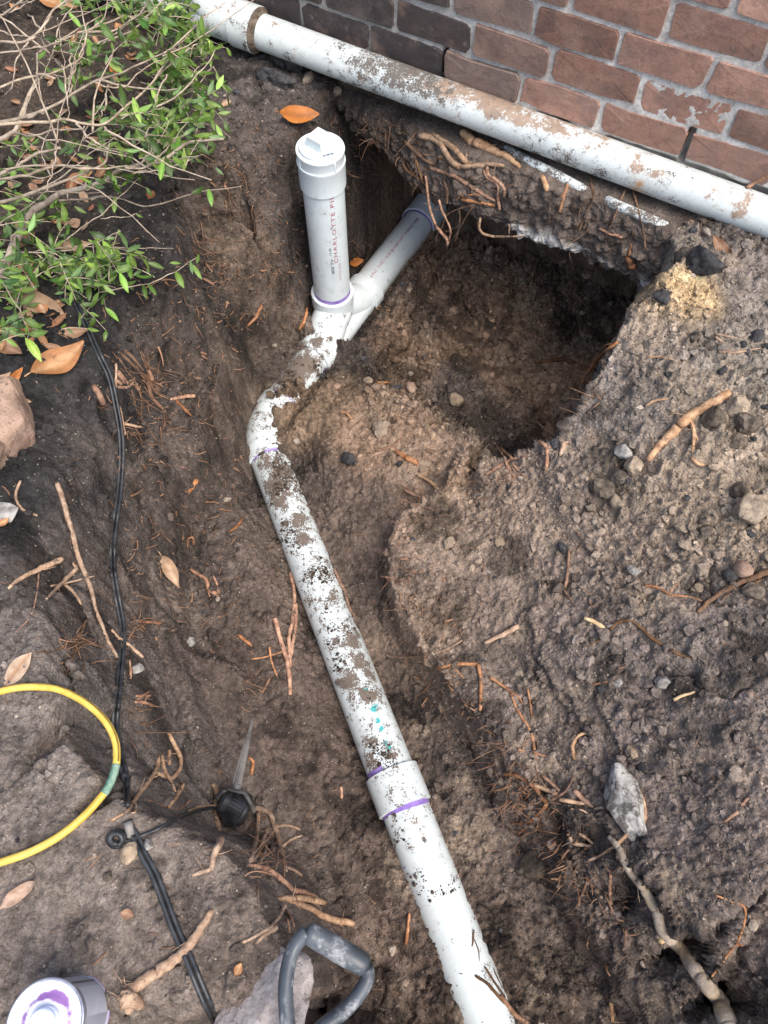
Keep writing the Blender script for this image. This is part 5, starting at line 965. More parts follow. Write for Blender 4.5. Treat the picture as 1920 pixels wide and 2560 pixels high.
HANG = [
 ('root', 'long bare root dangling in a V in front of the branch pipe end', 'root', [('p1', 5, 8, [(680, 830), (700, 1000), (712, 1100), (740, 1220), (790, 1350)]), ('p1', 8, 7, [(790, 1350), (860, 1440), (905, 1490), (908, 1560)]), ('p1', 6, 5, [(820, 1080), (850, 1190), (900, 1290), (940, 1400), (920, 1500)])], .150),
 ('root', 'spray of fine roots hanging over the cavity beside the dangling V', 'root_dark', [('p1', 4, 3.5, [(1180, 1130), (1000, 1180), (900, 1240), (850, 1360), (792, 1460), (795, 1532)]), ('p1', 4, 3, [(1170, 1150), (1100, 1250), (1020, 1400), (960, 1485)]), ('p1', 4, 3, [(1030, 1180), (1035, 1300), (1010, 1430), (975, 1530)]), ('p1', 3, 3, [(730, 1180), (820, 1185), (900, 1225)]), ('p1', 3, 2.5, [(870, 1420), (960, 1380), (1040, 1330)])], .145),
 ('root', 'thin root sweeping in a low curve under the concrete lip', 'root_tan', [('p1', 7, 7, [(1250, 1270), (1232, 1370), (1280, 1430), (1400, 1460)]), ('p1', 7, 4, [(1400, 1460), (1550, 1458), (1700, 1455)]), ('p1', 5, 3, [(1545, 1330), (1545, 1440)])], .150),
]
for nm, lb, mt, st, pl in HANG: root(nm, lb, mt, G3, st, plane=pl)
# yellow bare patches of wood on the gnarled root
g_ = [o for o in bpy.data.objects if 'gnarled' in str(o.get('label', ''))][0]
for p in ([(905, 850), (950, 950)], [(1165, 1270), (1240, 1340), (1290, 1450)], [(985, 1110), (1000, 1150)]):
    S, e = drape(PX('q6', p)); dep = (S - C0) @ FW; R = 11 / FPX * dep; mb = MB(); tube(mb, S, R * np.sin(np.linspace(.3, 2.85, len(S))), 8, True); mb.build('bare_wood', M['wood_inner'], g_)

# ------------------------------------------------------------------ stones and clods
def stone(name, label, mat, cat, px, py, w, h, ang=0, seed=1, thick=.6, chop=6, sub=4, sink=.35, amp=.22, loc=None, group=None):
    """a stone w by h photograph pixels across, lying on the ground seen at (px, py)"""
    p, n, dep, _ = hit(px, py) if loc is None else (np.array(loc), None, float((np.array(loc) - C0) @ FW), '')
    V, F = lumpy(sub, seed, amp, 1.3, chop); V = (V - (V.max(0) + V.min(0)) / 2) / (V.max(0) - V.min(0)) * 2
    r = fbm(V[:, 0] * 3 + V[:, 2], V[:, 1] * 3 - V[:, 2], 2.2, 3, seed + 40); V = V * (1 + .05 * r)[:, None]
    a, b = w * .5 * dep / FPX, h * .5 * dep / FPX * 1.12; c = min(a, b) * thick * 1.3; th = math.radians(ang)
    W = V * np.array([a, b, c]); W = np.stack([W[:, 0] * math.cos(th) - W[:, 1] * math.sin(th), W[:, 0] * math.sin(th) + W[:, 1] * math.cos(th), W[:, 2]], 1)
    mb = MB(); mb.add(W + p + np.array([0, 0, c * (1 - 2 * sink)]), F); o = mb.build(name, M[mat], smooth=chop == 0 or sub > 3)
    return tag(o, label, cat, group)
G4, G5 = 'stones lying in and round the dig', 'clods of dark soil'
stone('boulder', 'brown pink boulder at the left edge below the dry leaves', 'rock_brown', 'stone', 12, 1070, 140, 250, 4, 3, .7, 12, sub=5, amp=.35, sink=.28, group=G4)
stone('boulder', 'smaller reddish boulder in front, cut by the left edge', 'rock_brown', 'stone', 2, 1150, 66, 190, 8, 8, 1.1, 12, sub=5, sink=.05, group=G4)
stone('slate_chip', 'flat grey slate chip at the left edge below the boulders', 'rock_grey', 'stone', 12, 1282, 62, 46, -20, 14, .25, 9, 3, .4, .1, group=G4)
stone('boulder', 'large pale pink granite stone behind the shovel handle', 'rock_pink', 'stone', 655, 2552, 220, 310, -22, 21, .46, 12, sub=5, sink=.34, amp=.2, group=G4)
stone('stone', 'tall whitish grey cracked stone standing on the right bank root knot', 'cracked_stone', 'stone', 1553, 2008, 92, 168, 12, 35, .8, 9, sub=5, sink=.3, amp=.35, group=G4)
stone('stone', 'large tan earthy stone at the right edge of the bank', 'rock_tan', 'stone', 1880, 1283, 110, 72, 8, 41, .75, 6, sink=.3, amp=.35, group=G4)
stone('pebble', 'smooth tan pebble beside the dark twiggy stick', 'rock_brown', 'stone', 1853, 1428, 48, 40, -25, 45, .8, 0, 3, .25, .12, group=G4)
stone('pebble', 'dark grey pebble touching the smooth tan pebble', 'clod_dark', 'stone', 1823, 1441, 42, 30, -15, 47, .8, 2, 3, .25, .15, group=G4)
for i, (px, py, w, h, lb, mt) in enumerate([
 (1545, 1195, 50, 46, 'grey brown clod below the thick tan root, topmost of its cluster', 'clod_brown'), (1541, 1260, 40, 42, 'pale tan clod at the foot of the clod cluster', 'rock_tan'), (1507, 1226, 66, 52, 'widest brown clod of the cluster below the thick tan root', 'clod_brown'),
 (1582, 1168, 48, 42, 'tan crumbly clod at the right of the clod cluster', 'rock_tan'), (1778, 1055, 62, 50, 'grey clod beside the fork of the thick tan root', 'clod_brown'), (1838, 1022, 60, 50, 'tan crumbly clod at the top end of the thick tan root', 'rock_tan'), (1866, 1066, 70, 54, 'brown clod near the right edge below the tan crumbly clod', 'clod_brown'),
 (1847, 1229, 52, 46, 'round brown clod above the large tan earthy stone', 'clod_brown'), (1557, 1133, 46, 32, 'flat bluish grey stone at the lower end of the thick tan root', 'rock_grey'), (1747, 1478, 44, 38, 'tan brown clod at the root end of the dark twiggy stick', 'rock_tan'), (1583, 1428, 36, 24, 'flat grey pebble in the middle of the right bank', 'rock_grey'),
 (1581, 1878, 27, 34, 'small grey stone just above the tall whitish stone', 'rock_tan'), (324, 2134, 46, 52, 'flat pale stone beside the cable splice', 'rock_tan'), (370, 2112, 28, 26, 'small grey pebble right of the flat pale stone', 'rock_grey'), (920, 953, 28, 20, 'flat tan stone on the mound below the wye fitting', 'rock_tan'),
 (842, 968, 22, 18, 'small brown pebble on the mound below the short pipe', 'rock_brown'), (1027, 973, 28, 26, 'brown stone on the left slope of the pit', 'rock_brown'), (1137, 1002, 34, 34, 'tan stone in the middle of the pit floor', 'rock_tan'), (870, 1150, 38, 34, 'round dark clod on the mound beside the elbow', 'clod_dark'), (953, 1076, 50, 44, 'tan clod near the front lip of the pit', 'rock_tan'),
 (1123, 1360, 30, 30, 'pale crumbly clod on the right bank near its rim', 'rock_tan'), (1250, 1360, 26, 28, 'small pale clod further right on the right bank', 'rock_tan'), (477, 1609, 28, 28, 'pale grey pebble on the left trench floor', 'rock_grey'), (346, 1674, 28, 28, 'grey pebble on the bench beside the black cable', 'rock_grey'), (1180, 1422, 18, 18, 'tiny pale stone on the right bank', 'rock_tan'),
 (1811, 1560, 17, 15, 'small cream pebble at the far right bank', 'rock_tan'), (1880, 2312, 28, 26, 'round grey tan pebble beside the zigzag orange root', 'rock_tan'), (767, 200, 24, 36, 'pale yellowish stone under the drain pipe beside the mud ball', 'rock_tan'), (838, 233, 36, 22, 'flat yellowish stone on the dark soil under the drain pipe', 'rock_tan'), (1545, 1705, 22, 20, 'chalky chip beside the yellowish splinter', 'rock_grey'),
 (1655, 1708, 40, 34, 'grey lump beside the yellowish splinter', 'rock_grey'), (1340, 2150, 70, 90, 'big dark clod at the foot of the right bank', 'clod_brown'), (270, 2190, 24, 20, 'little brown clod below the flat pale stone', 'clod_brown'), (1835, 1105, 44, 36, 'brown clod between the two right edge clods and the tan stone', 'clod_brown'), (1762, 1330, 40, 32, 'brown clod above the smooth tan pebble', 'clod_brown'), (1880, 1480, 54, 36, 'grey clod right of the dark twiggy stick', 'clod_brown')]):
    stone('clod' if 'clod' in mt or 'clod' in lb else 'stone', lb, mt, 'clod' if 'clod' in lb else 'stone', px, py, w, h, (i * 47) % 90 - 45, 60 + i * 3, .8, 5, 3, .3, .42 if 'clod' in lb else .3, group=G5 if 'clod' in lb else G4)
stone('mud_ball', 'black knobbly mud ball against the drain pipe', 'clod_dark', 'clod', 722, 168, 92, 74, 10, 201, .95, 4, 4, .2, .75, group=G5)
stone('mud_ridge', 'dark ridge of mud in front of the black mud ball', 'clod_dark', 'clod', 695, 208, 108, 34, -28, 207, .9, 3, 4, .25, .7, group=G5)
stone('mud_lump', 'jet black shiny clod on the grey soil right of the pit', 'clod_dark', 'clod', 1762, 668, 96, 74, -10, 215, .8, 6, 4, .3, .6, group=G5)
stone('mud_lump', 'small black clod left of the yellow sand patch', 'clod_dark', 'clod', 1660, 745, 60, 44, 20, 219, .6, 5, 3, .35, .5, group=G5)
stone('mud_lump', 'black clod at the far right above the thick tan root', 'clod_dark', 'clod', 1885, 845, 44, 34, 20, 223, .7, 5, 3, .35, .5, group=G5)

# ------------------------------------------------------------------ leaves
n = NT('leaf_dry'); a_ = n.new('ShaderNodeAttribute', attribute_name='m'); col = n.mix(n.ramp(n.noise(90, 4, .65), .4, .75, 0, .5), a_.outputs['Color'], (.17, .085, .04)); n.bump(n.noise(140, 3, .6), .4, .0012); M['leaf_dry'] = n.done(col, .55, .35)
n = NT('leaf_green'); oi = n.new('ShaderNodeObjectInfo'); a_ = n.new('ShaderNodeAttribute', attribute_name='m')
hs = n.new('ShaderNodeHueSaturation'); n.link(a_.outputs['Color'], hs.inputs['Color']); n.link(n.ramp(oi.outputs['Random'], 0, 1, .55, 1.35), hs.inputs['Value']); n.link(n.ramp(n.math('FRACT', n.math('MULTIPLY', oi.outputs['Random'], 9.7), 0), 0, 1, .478, .515), hs.inputs['Hue'])
n.bump(n.noise(160, 3), .25, .001); n.b.inputs['Transmission Weight'].default_value = 0
tr = n.new('ShaderNodeBsdfTranslucent'); n.link(hs.outputs[0], tr.inputs[0]); ad = n.new('ShaderNodeMixShader'); ad.inputs[0].default_value = .22; out = n.n['Material Output']; M['leaf_green'] = n.done(hs.outputs[0], .42, .45)
n.link(n.b.outputs[0], ad.inputs[1]); n.link(tr.outputs[0], ad.inputs[2]); n.link(ad.outputs[0], out.inputs[0])
def leaf_geo(seed, L=1., W=.38, curl=.12, fold=.10, wav=.03, base=(.3, .15, .06), rib=(.45, .28, .13), tip=1.0, nl=12):
    rg = np.random.default_rng(seed); s = np.linspace(0, 1, nl); hw = W / 2 * np.sin(math.pi * np.clip(s, .015, .985) ** .88) ** (.85 * tip); V = []; C = []
    for i, t in enumerate(s):
        for j, v in enumerate((-1, -.55, 0, .55, 1)):
            y = hw[i] * v; z = curl * (4 * (t - .5) ** 2) * L * .5 + fold * abs(y) + wav * math.sin(t * 9 + v * 2 + seed) * abs(v) * L
            V.append((t * L - .5 * L, y + .03 * math.sin(t * 3 + seed) * L, z)); k = 1 + .25 * (rg.random() - .5); c = np.array(rib if j == 2 else base) * k; C.append((*c, 1))
    F = [(i * 5 + j, i * 5 + j + 1, i * 5 + j + 6, i * 5 + j + 5) for i in range(nl - 1) for j in range(4)]
    return np.array(V), F, np.array(C)
def frame_on(n, ang, px, py, dep):
    """axes on a surface with normal n, first axis pointing at angle ang (degrees, photograph's right = 0, up = 90)"""
    a = math.radians(ang); d = np.array([1., 0, 0]) * math.cos(a) + UP * math.sin(a); r = ray(px, py); d = d - r * (d @ n) / (r @ n); d /= np.linalg.norm(d); return d, np.cross(n, d), n
def dry_leaf(label, px, py, Lp, ang, W, base, rib, curl=.12, fold=.1, wav=.03, seed=1, tilt=0, lift=.006, tip=1., spots=0, cat='dry leaf', stem=True):
    p, n, dep, _ = hit(px, py); ns = np.mean([hit(px + dx, py + dy)[1] for dx in (-18, 0, 18) for dy in (-18, 0, 18)], 0) + np.array([0, 0, .35]); ns = ns / np.linalg.norm(ns)
    X, Y, Z = frame_on(ns, ang, px, py, dep)
    a = math.radians(ang); q = at(px, py, p[2]); e = proj(np.array([p, p + X]))[0]; pl = math.hypot(*(np.array(proj(p + X * .01)[:2]) - np.array(proj(p)[:2]))) / .01
    L = Lp / pl; V, F, C = leaf_geo(seed, 1, W, curl, fold, wav, base, rib, tip); V = V * L
    if tilt: c_, s_ = math.cos(tilt), math.sin(tilt); V = np.stack([V[:, 0], V[:, 1] * c_ - V[:, 2] * s_, V[:, 1] * s_ + V[:, 2] * c_], 1)
    W_ = p + V[:, :1] * X + V[:, 1:2] * Y + (V[:, 2:] - V[:, 2].min() + lift) * Z; mb = MB(); mb.add(W_, F, C)
    o = mb.build('dry_leaf', M['leaf_dry']); tag(o, label, cat, 'fallen dry leaves')
    if stem:
        mb = MB(); i0 = 2; tube(mb, [W_[i0], W_[i0] - X * L * .06 + Z * .001, W_[i0] - X * L * .13], L * .012, 5, True, lambda V, D, t: np.tile([*rib, 1], (len(V), 1))); mb.build('stem', M['leaf_dry'], o)
    for k in range(spots):
        u, v = ((.62, -.4), (.12, -.2), (.08, .25))[k]; q = p + X * (u - .5) * L + Y * v * W * L * .5 + Z * (lift + .0035 + .02 * L); mb = MB(); lathe(mb, q, Z, [(0, L * .028), (.0006, L * .026), (.0007, .0001)], 10); mb.build('spot', M['ink_black'], o)
    return o
CP, OR, TN_, BRN, RED = ((.34, .155, .06), (.50, .30, .15)), ((.44, .155, .03), (.30, .10, .02)), ((.36, .235, .145), (.48, .34, .23)), ((.23, .125, .07), (.34, .21, .13)), ((.24, .085, .04), (.36, .16, .08))
dry_leaf('large copper magnolia leaf lying beside the black cable', 146, 908, 148, 34, .46, *CP, .35, .28, .03, 2)
dry_leaf('light brown leaf above the large copper leaf', 182, 832, 76, 8, .42, *BRN, .15, .1, .03, 3)
dry_leaf('small dry leaf left of the light brown leaf', 131, 870, 42, -8, .5, *BRN, .2, .15, .02, 4)
dry_leaf('long tan leaf partly under the shrub', 98, 765, 158, -32, .38, *TN_, .12, .12, .03, 5)
dry_leaf('orange leaf stub under the left shrub twigs', 72, 715, 66, -50, .6, *CP, .2, .2, .03, 6)
dry_leaf('narrow orange leaf standing on edge above the boulder', 36, 950, 66, 60, .34, *OR, .3, .4, .02, 7, tilt=.5)
dry_leaf('curled tan leaf at the left edge above the boulder', 8, 955, 60, 40, .5, *TN_, .3, .3, .03, 8)
dry_leaf('wide brown leaf at the left edge under the shrub', 24, 872, 80, -30, .55, *BRN, .2, .2, .03, 9)
dry_leaf('ragged pale leaf on top of the boulder', 52, 1000, 50, -30, .4, *TN_, .3, .3, .05, 10)
dry_leaf('glossy orange leaf behind the standpipe cap', 742, 293, 98, -6, .44, *OR, .25, .30, .02, 11, lift=.012)
dry_leaf('oval pale tan leaf with dark spots above the yellow hose', 51, 1674, 104, 50, .50, (.46, .34, .235), (.34, .20, .11), .08, .06, .015, 12, spots=3)
dry_leaf('twisted tan leaf standing at the inner edge of the bench', 408, 1424, 92, -58, .34, *TN_, .4, .25, .06, 13, tilt=.5, lift=.012)
dry_leaf('folded lobed tan leaf on the lower left soil', 58, 2226, 108, 40, .36, (.37, .25, .18), (.44, .32, .24), .35, .25, .09, 14, tilt=.25)
dry_leaf('small orange leaf tucked between standpipe and branch pipe', 886, 653, 36, 20, .5, *OR, .3, .3, .02, 15)
dry_leaf('curled brown leaf beside the jet black clod', 1806, 626, 62, -42, .42, *BRN, .8, .4, .07, 16, tilt=.3)
dry_leaf('orange leaf scrap on the soil left of the granite stone', 595, 2424, 34, 60, .75, *CP, .2, .2, .05, 17)
dry_leaf('brown leaf scrap between cable and rim, lower left', 322, 2285, 34, -20, .7, *BRN, .2, .2, .06, 18)
dry_leaf('reddish brown leaf deep under the shrub', 60, 605, 74, 30, .5, *RED, .15, .15, .03, 19)
dry_leaf('wide tan leaf under the shrub near the thick stem', 188, 622, 92, 10, .5, *TN_, .15, .15, .03, 20)
dry_leaf('orange leaf at the foot of the shrub', 60, 680, 60, -10, .5, *CP, .15, .15, .03, 21)
dry_leaf('brown leaf half hidden under the upper shrub', 200, 447, 70, 20, .45, *CP, .15, .15, .03, 22)
dry_leaf('small rust leaf hanging among the upper twigs', 288, 182, 30, -40, .6, *OR, .15, .15, .03, 23)
dry_leaf('yellow brown leaf at the top edge behind the shrub', 150, 12, 110, -15, .4, *CP, .15, .15, .03, 24)
dry_leaf('pale dry leaf bit at the edge of the green leaves', 565, 262, 28, 25, .5, *TN_, .2, .2, .04, 25)
dry_leaf('little rust leaf caught on the low twig', 376, 508, 24, 60, .7, *RED, .2, .2, .04, 26, lift=.03)
dry_leaf('pale orange leaf at the left edge below the slate chip', 8, 1308, 36, 40, .5, *CP, .2, .2, .04, 27)
rg_ = np.random.default_rng(77); lit = MB()
for k in range(130):
    px, py = rg_.uniform(-40, 330), rg_.uniform(20, 960)
    if px > 330 - .28 * (py - 200) and py > 200: continue
    p, n_, dep, _ = hit(px, py); V, F, C = leaf_geo(k, rg_.uniform(.02, .055), rg_.uniform(.3, .55) * .05, .2, .2, .002, *[(CP, TN_, BRN, RED)[rg_.integers(4)][i] for i in (0, 1)], nl=6); a = rg_.uniform(0, 6.28); Z_ = np.array([rg_.normal(0, .3), rg_.normal(0, .3), 1.]); Z_ /= np.linalg.norm(Z_); X_ = np.array([math.cos(a), math.sin(a), 0]); X_ -= Z_ * (X_ @ Z_); X_ /= np.linalg.norm(X_)
    lit.add(p + V[:, :1] * X_ + V[:, 1:2] * np.cross(Z_, X_) + (V[:, 2:] + .006) * Z_, F, C)
tag(lit.build('leaf_litter', M['leaf_dry'], loc=(0, 0, 0)), kind='stuff')

# ------------------------------------------------------------------ shrub in the upper left corner
SHB = at(-60, 720, .0); shrub = thing('shrub', SHB, 'sparse twiggy evergreen shrub with bare grey branches and small green leaves', 'shrub')
BRAN = [  # (reg, width0, width1, z0, z1, points)
 ('r1', 62, 34, .02, .13, [(-60, 1750), (30, 1600), (100, 1400), (200, 1250), (350, 1150)]), ('r1', 34, 13, .13, .26, [(350, 1150), (600, 1080), (750, 1000), (860, 985), (960, 950), (1100, 850), (1330, 820)]),
 ('r1', 30, 13, .22, .36, [(-60, 860), (80, 780), (150, 620), (210, 500), (240, 450), (330, 470)]), ('r1', 22, 8, .30, .30, [(-60, 750), (130, 700), (300, 640), (450, 540), (560, 480), (700, 440), (830, 370), (1040, 290)]),
 ('r1', 20, 8, .34, .26, [(-60, 745), (250, 730), (380, 715), (500, 740), (620, 735), (740, 640), (860, 530), (950, 430), (1050, 340), (1060, 250)]), ('r1', 12, 8, .3, .32, [(90, 780), (200, 812), (330, 770), (480, 760), (500, 742)]),
 ('r1', 11, 6, .33, .24, [(620, 740), (700, 812), (830, 832), (900, 800), (1010, 812)]), ('r1', 19, 14, .26, .32, [(-60, 1065), (110, 990), (200, 922), (360, 870)]), ('r1', 19, 13, .24, .24, [(-60, 1075), (180, 1040), (330, 985), (530, 1003)]), ('r1', 11, 7, .25, .30, [(330, 985), (330, 828)]),
 ('r1', 22, 10, .16, .26, [(-60, 1225), (200, 1142), (400, 1060), (560, 1000), (625, 945), (650, 850)]), ('r1', 12, 6, .12, .07, [(350, 1180), (480, 1182), (600, 1170), (720, 1180), (865, 1225), (1000, 1190), (1200, 1130), (1430, 1100)]),
 ('r1', 17, 11, .38, .42, [(-60, 242), (170, 235), (260, 160), (330, 60), (460, -40)]), ('r1', 11, 6, .4, .34, [(170, 238), (110, 330), (80, 500), (20, 560)]), ('r1', 10, 6, .38, .34, [(-40, 312), (180, 280), (300, 272), (420, 222), (545, 178)]), ('r1', 16, 8, .3, .34, [(-60, 540), (140, 460), (300, 430), (440, 380), (490, 330), (500, 250), (575, 140)]),
 ('r1', 9, 5, .4, .38, [(-40, 160), (120, 212), (200, 225)]), ('r1', 7, 4, .42, .34, [(340, 100), (352, 200), (390, 405)]), ('r1', 10, 6, .3, .33, [(408, 535), (420, 440), (485, 358)]), ('r1', 9, 5, .28, .24, [(500, 832), (600, 870), (680, 900), (762, 915)]), ('r1', 7, 4, .28, .3, [(490, 832), (560, 772), (625, 740)]),
 ('r1', 10, 5, .31, .3, [(560, 482), (620, 500), (740, 510), (860, 412), (1000, 330)]), ('r1', 9, 5, .34, .3, [(575, 260), (700, 180), (800, 110), (885, 66)]), ('r1', 8, 4, .06, .09, [(-20, 1500), (250, 1490), (480, 1460), (640, 1410), (722, 1368)]), ('r1', 9, 4, .05, .16, [(210, 1492), (350, 1440), (500, 1330), (600, 1272), (760, 1130), (842, 1040)]),
 ('r1', 6, 3, .10, .08, [(600, 1292), (700, 1286), (812, 1265)]), ('r1', 7, 4, .06, .05, [(300, 1472), (700, 1460), (1035, 1477)]), ('r1', 9, 4, .06, .03, [(200, 1492), (330, 1580), (480, 1662), (560, 1705)]), ('r4', 8, 3, .02, .05, [(588, 222), (800, 172), (900, 150), (1060, 82), (1172, 10)]), ('r4', 7, 3, .14, .07, [(-10, 110), (60, 240), (120, 322), (160, 420), (170, 505)]),
 ('r1', 7, 3, .05, .06, [(300, 1640), (560, 1580), (742, 1530)]), ('r1', 7, 3, .2, .22, [(1205, 680), (1150, 752), (1000, 860)]), ('r1', 6, 3, .25, .27, [(1128, 335), (1160, 200), (1192, 150)]), ('r1', 7, 4, .2, .22, [(1258, 395), (1150, 520), (948, 602)]), ('r1', 8, 5, .3, .27, [(840, 975), (862, 920), (900, 885), (860, 800)]), ('r1', 9, 4, .3, .28, [(640, 500), (610, 600), (540, 720), (470, 900)]), ('r1', 8, 4, .3, .36, [(240, 230), (300, 320), (385, 400)]),
 ('r1', 9, 5, .22, .2, [(640, 980), (800, 1010), (1000, 1000), (1180, 930)]), ('r1', 8, 4, .36, .3, [(140, 690), (180, 560), (330, 330)]), ('r1', 10, 5, .33, .36, [(-40, 90), (80, 60), (200, 10), (280, -40)]), ('r1', 8, 5, .33, .36, [(-40, 40), (100, -10)]), ('r1', 9, 4, .2, .26, [(300, 1050), (250, 900), (300, 760), (420, 640)]), ('r1', 7, 4, .1, .18, [(-20, 1330), (140, 1240), (300, 1100), (420, 1010)]), ('r1', 7, 4, .35, .3, [(720, 700), (840, 660), (980, 640)]),
]
BP = []
for reg, w0, w1, z0, z1, pts in BRAN:
    q = np.array(PX(reg, pts)); S2 = spline(np.c_[q, np.zeros(len(q))], max(8, int(len(q) * 7)))[:, :2]; t = np.linspace(0, 1, len(S2)); S = np.array([at(x, y, z0 + (z1 - z0) * k) for (x, y), k in zip(S2, t)]); dep = (S - C0) @ FW
    S = S + np.stack([fbm(t * 7 + w0, t * 0 + k, 1, 2, k + 9) for k in range(3)], 1) * .004; sc = REG[reg][2]
    R = (w0 + (w1 - w0) * t) * sc * .5 / FPX * dep * (1 + .12 * fbm(t * 12, t * 0 + w0, 1.5, 2, 7)); mb = MB(); tube(mb, S, R, 7, True, jit=.08)
    for k in range(2, len(S) - 2, 4):                            # knots and stubby side buds
        if rg_.random() < .5:
            d = rg_.normal(size=3); d /= np.linalg.norm(d); tube(mb, [S[k], S[k] + d * R[k] * 3.2], [R[k] * .55, R[k] * .25], 4, True)
    mb.build('branch', M['twig'], shrub)
    BP += [(S[i], S[min(i + 1, len(S) - 1)] - S[i - 1 if i else 0]) for i in range(len(S))]
BPX = np.array([proj(b[0])[:2] for b in BP])
def small_leaf(seed):
    g = [(.17, .30, .045), (.21, .36, .06), (.12, .23, .035), (.26, .41, .09), (.19, .33, .11), (.075, .15, .03)][seed % 6]
    V, F, C = leaf_geo(seed, 1, (.30, .34, .38)[seed % 3], .10 + .1 * (seed % 3), .22, .012, g, tuple(1.35 * c for c in g), nl=8)
    V = V + np.array([.5, 0, 0]); me = bpy.data.meshes.new('leaf'); me.from_pydata(V.tolist(), [], F); a = me.attributes.new('m', 'FLOAT_COLOR', 'POINT'); a.data.foreach_set('color', C.astype(np.float32).ravel()); me.polygons.foreach_set('use_smooth', [True] * len(F)); me.materials.append(M['leaf_green']); return me, V, F, C
LV = [small_leaf(i) for i in range(12)]; leaves = []
def add_leaf(p, d, L, nrm=None):
    d = d / np.linalg.norm(d); n_ = np.array([0, -.25, 1.]) + rg_.normal(0, .45, 3) if nrm is None else nrm; n_ = n_ - d * (n_ @ d); n_ /= np.linalg.norm(n_); leaves.append((p, d, np.cross(n_, d), n_, L, int(rg_.integers(12))))
# leaves one can pick out in the photograph: (region, x, y of the middle, length, angle)
for reg, x, y, L, ang, z in [('r1', 535, 315, 125, 80, .36), ('r1', 590, 295, 60, 60, .34), ('r1', 640, 195, 120, -48, .36), ('r1', 730, 565, 120, 88, .36), ('r1', 815, 655, 135, -78, .34), ('r1', 842, 828, 55, -18, .28), ('r1', 918, 865, 105, -68, .28), ('r1', 962, 1005, 115, 72, .24), ('r1', 995, 990, 115, 95, .24), ('r1', 1092, 945, 125, 83, .25), ('r1', 1055, 905, 45, -20, .26),
    ('r1', 1205, 880, 90, -50, .24), ('r1', 1290, 815, 95, -3, .24), ('r1', 1180, 1130, 85, 22, .10), ('r1', 1245, 1170, 95, -80, .09), ('r1', 185, 1332, 75, -22, .12), ('r1', 478, 1245, 75, -30, .12), ('r1', 600, 1235, 85, 95, .12), ('r1', 680, 1210, 90, 80, .12), ('r1', 828, 1280, 45, -20, .08), ('r1', 740, 1420, 95, -75, .09), ('r1', 640, 1480, 110, -65, .08), ('r1', 795, 1470, 95, 20, .07), ('r1', 770, 1580, 130, 88, .06), ('r1', 270, 1595, 110, -62, .08),
    ('r1', 108, 1440, 75, 80, .1), ('r1', 310, 1290, 60, 10, .11), ('r1', 430, 1430, 70, 85, .1), ('r1', 925, 1575, 95, -22, .04), ('r1', 1040, 1560, 60, -5, .05), ('r1', 1135, 1580, 75, 92, .06), ('r1', 1175, 1530, 60, 75, .06), ('r4', 860, 210, 80, -82, .04), ('r4', 905, 198, 75, -55, .04), ('r4', 1065, 140, 100, -65, .05), ('r4', 1172, 95, 90, -62, .06), ('r4', 605, 168, 95, 5, .05), ('r4', 525, 215, 90, 82, .06), ('r4', 435, 175, 85, -70, .07), ('r4', 230, 458, 110, 2, .06), ('r4', 198, 555, 150, -65, .05), ('r4', 118, 412, 100, -10, .07), ('r4', 195, 400, 110, -30, .08), ('r4', 90, 450, 120, -25, .07), ('r4', 60, 310, 70, 10, .09), ('r4', 70, 155, 110, 5, .12),
    ('r1', 1135, 160, 95, -75, .3), ('r1', 1185, 165, 50, 50, .3), ('r1', 1080, 362, 70, -55, .28), ('r1', 1190, 295, 80, -45, .27), ('r1', 1135, 215, 75, 5, .28), ('r1', 1340, 528, 65, -40, .2), ('r1', 1325, 488, 40, 20, .2), ('r1', 1310, 640, 85, -40, .2), ('r1', 1250, 370, 50, 85, .24), ('r1', 1205, 600, 130, 82, .22), ('r1', 1300, 1015, 60, -45, .1), ('r1', 1255, 730, 85, -75, .2), ('r1', 1035, 55, 80, 70, .33), ('r1', 960, 130, 90, -15, .32), ('r1', 900, 50, 120, -65, .32), ('r1', 690, 30, 80, -50, .36), ('r1', 600, 130, 70, 20, .36), ('r1', 680, 395, 110, -35, .33), ('r1', 685, 595, 70, -25, .34), ('r1', 740, 235, 80, -60, .34)]:
    q = PX(reg, [(x, y)])[0]; p = at(q[0], q[1], z); a = math.radians(ang); d = np.array([1., 0, 0]) * math.cos(a) + (np.array([0, .5, .86])) * math.sin(a); L_ = L * REG[reg][2] / FPX * ((p - C0) @ FW) * 1.05; p = p - d / np.linalg.norm(d) * L_ * .5
    add_leaf(p, d, L_, np.array([0, -.5, .85]) + rg_.normal(0, .2, 3))
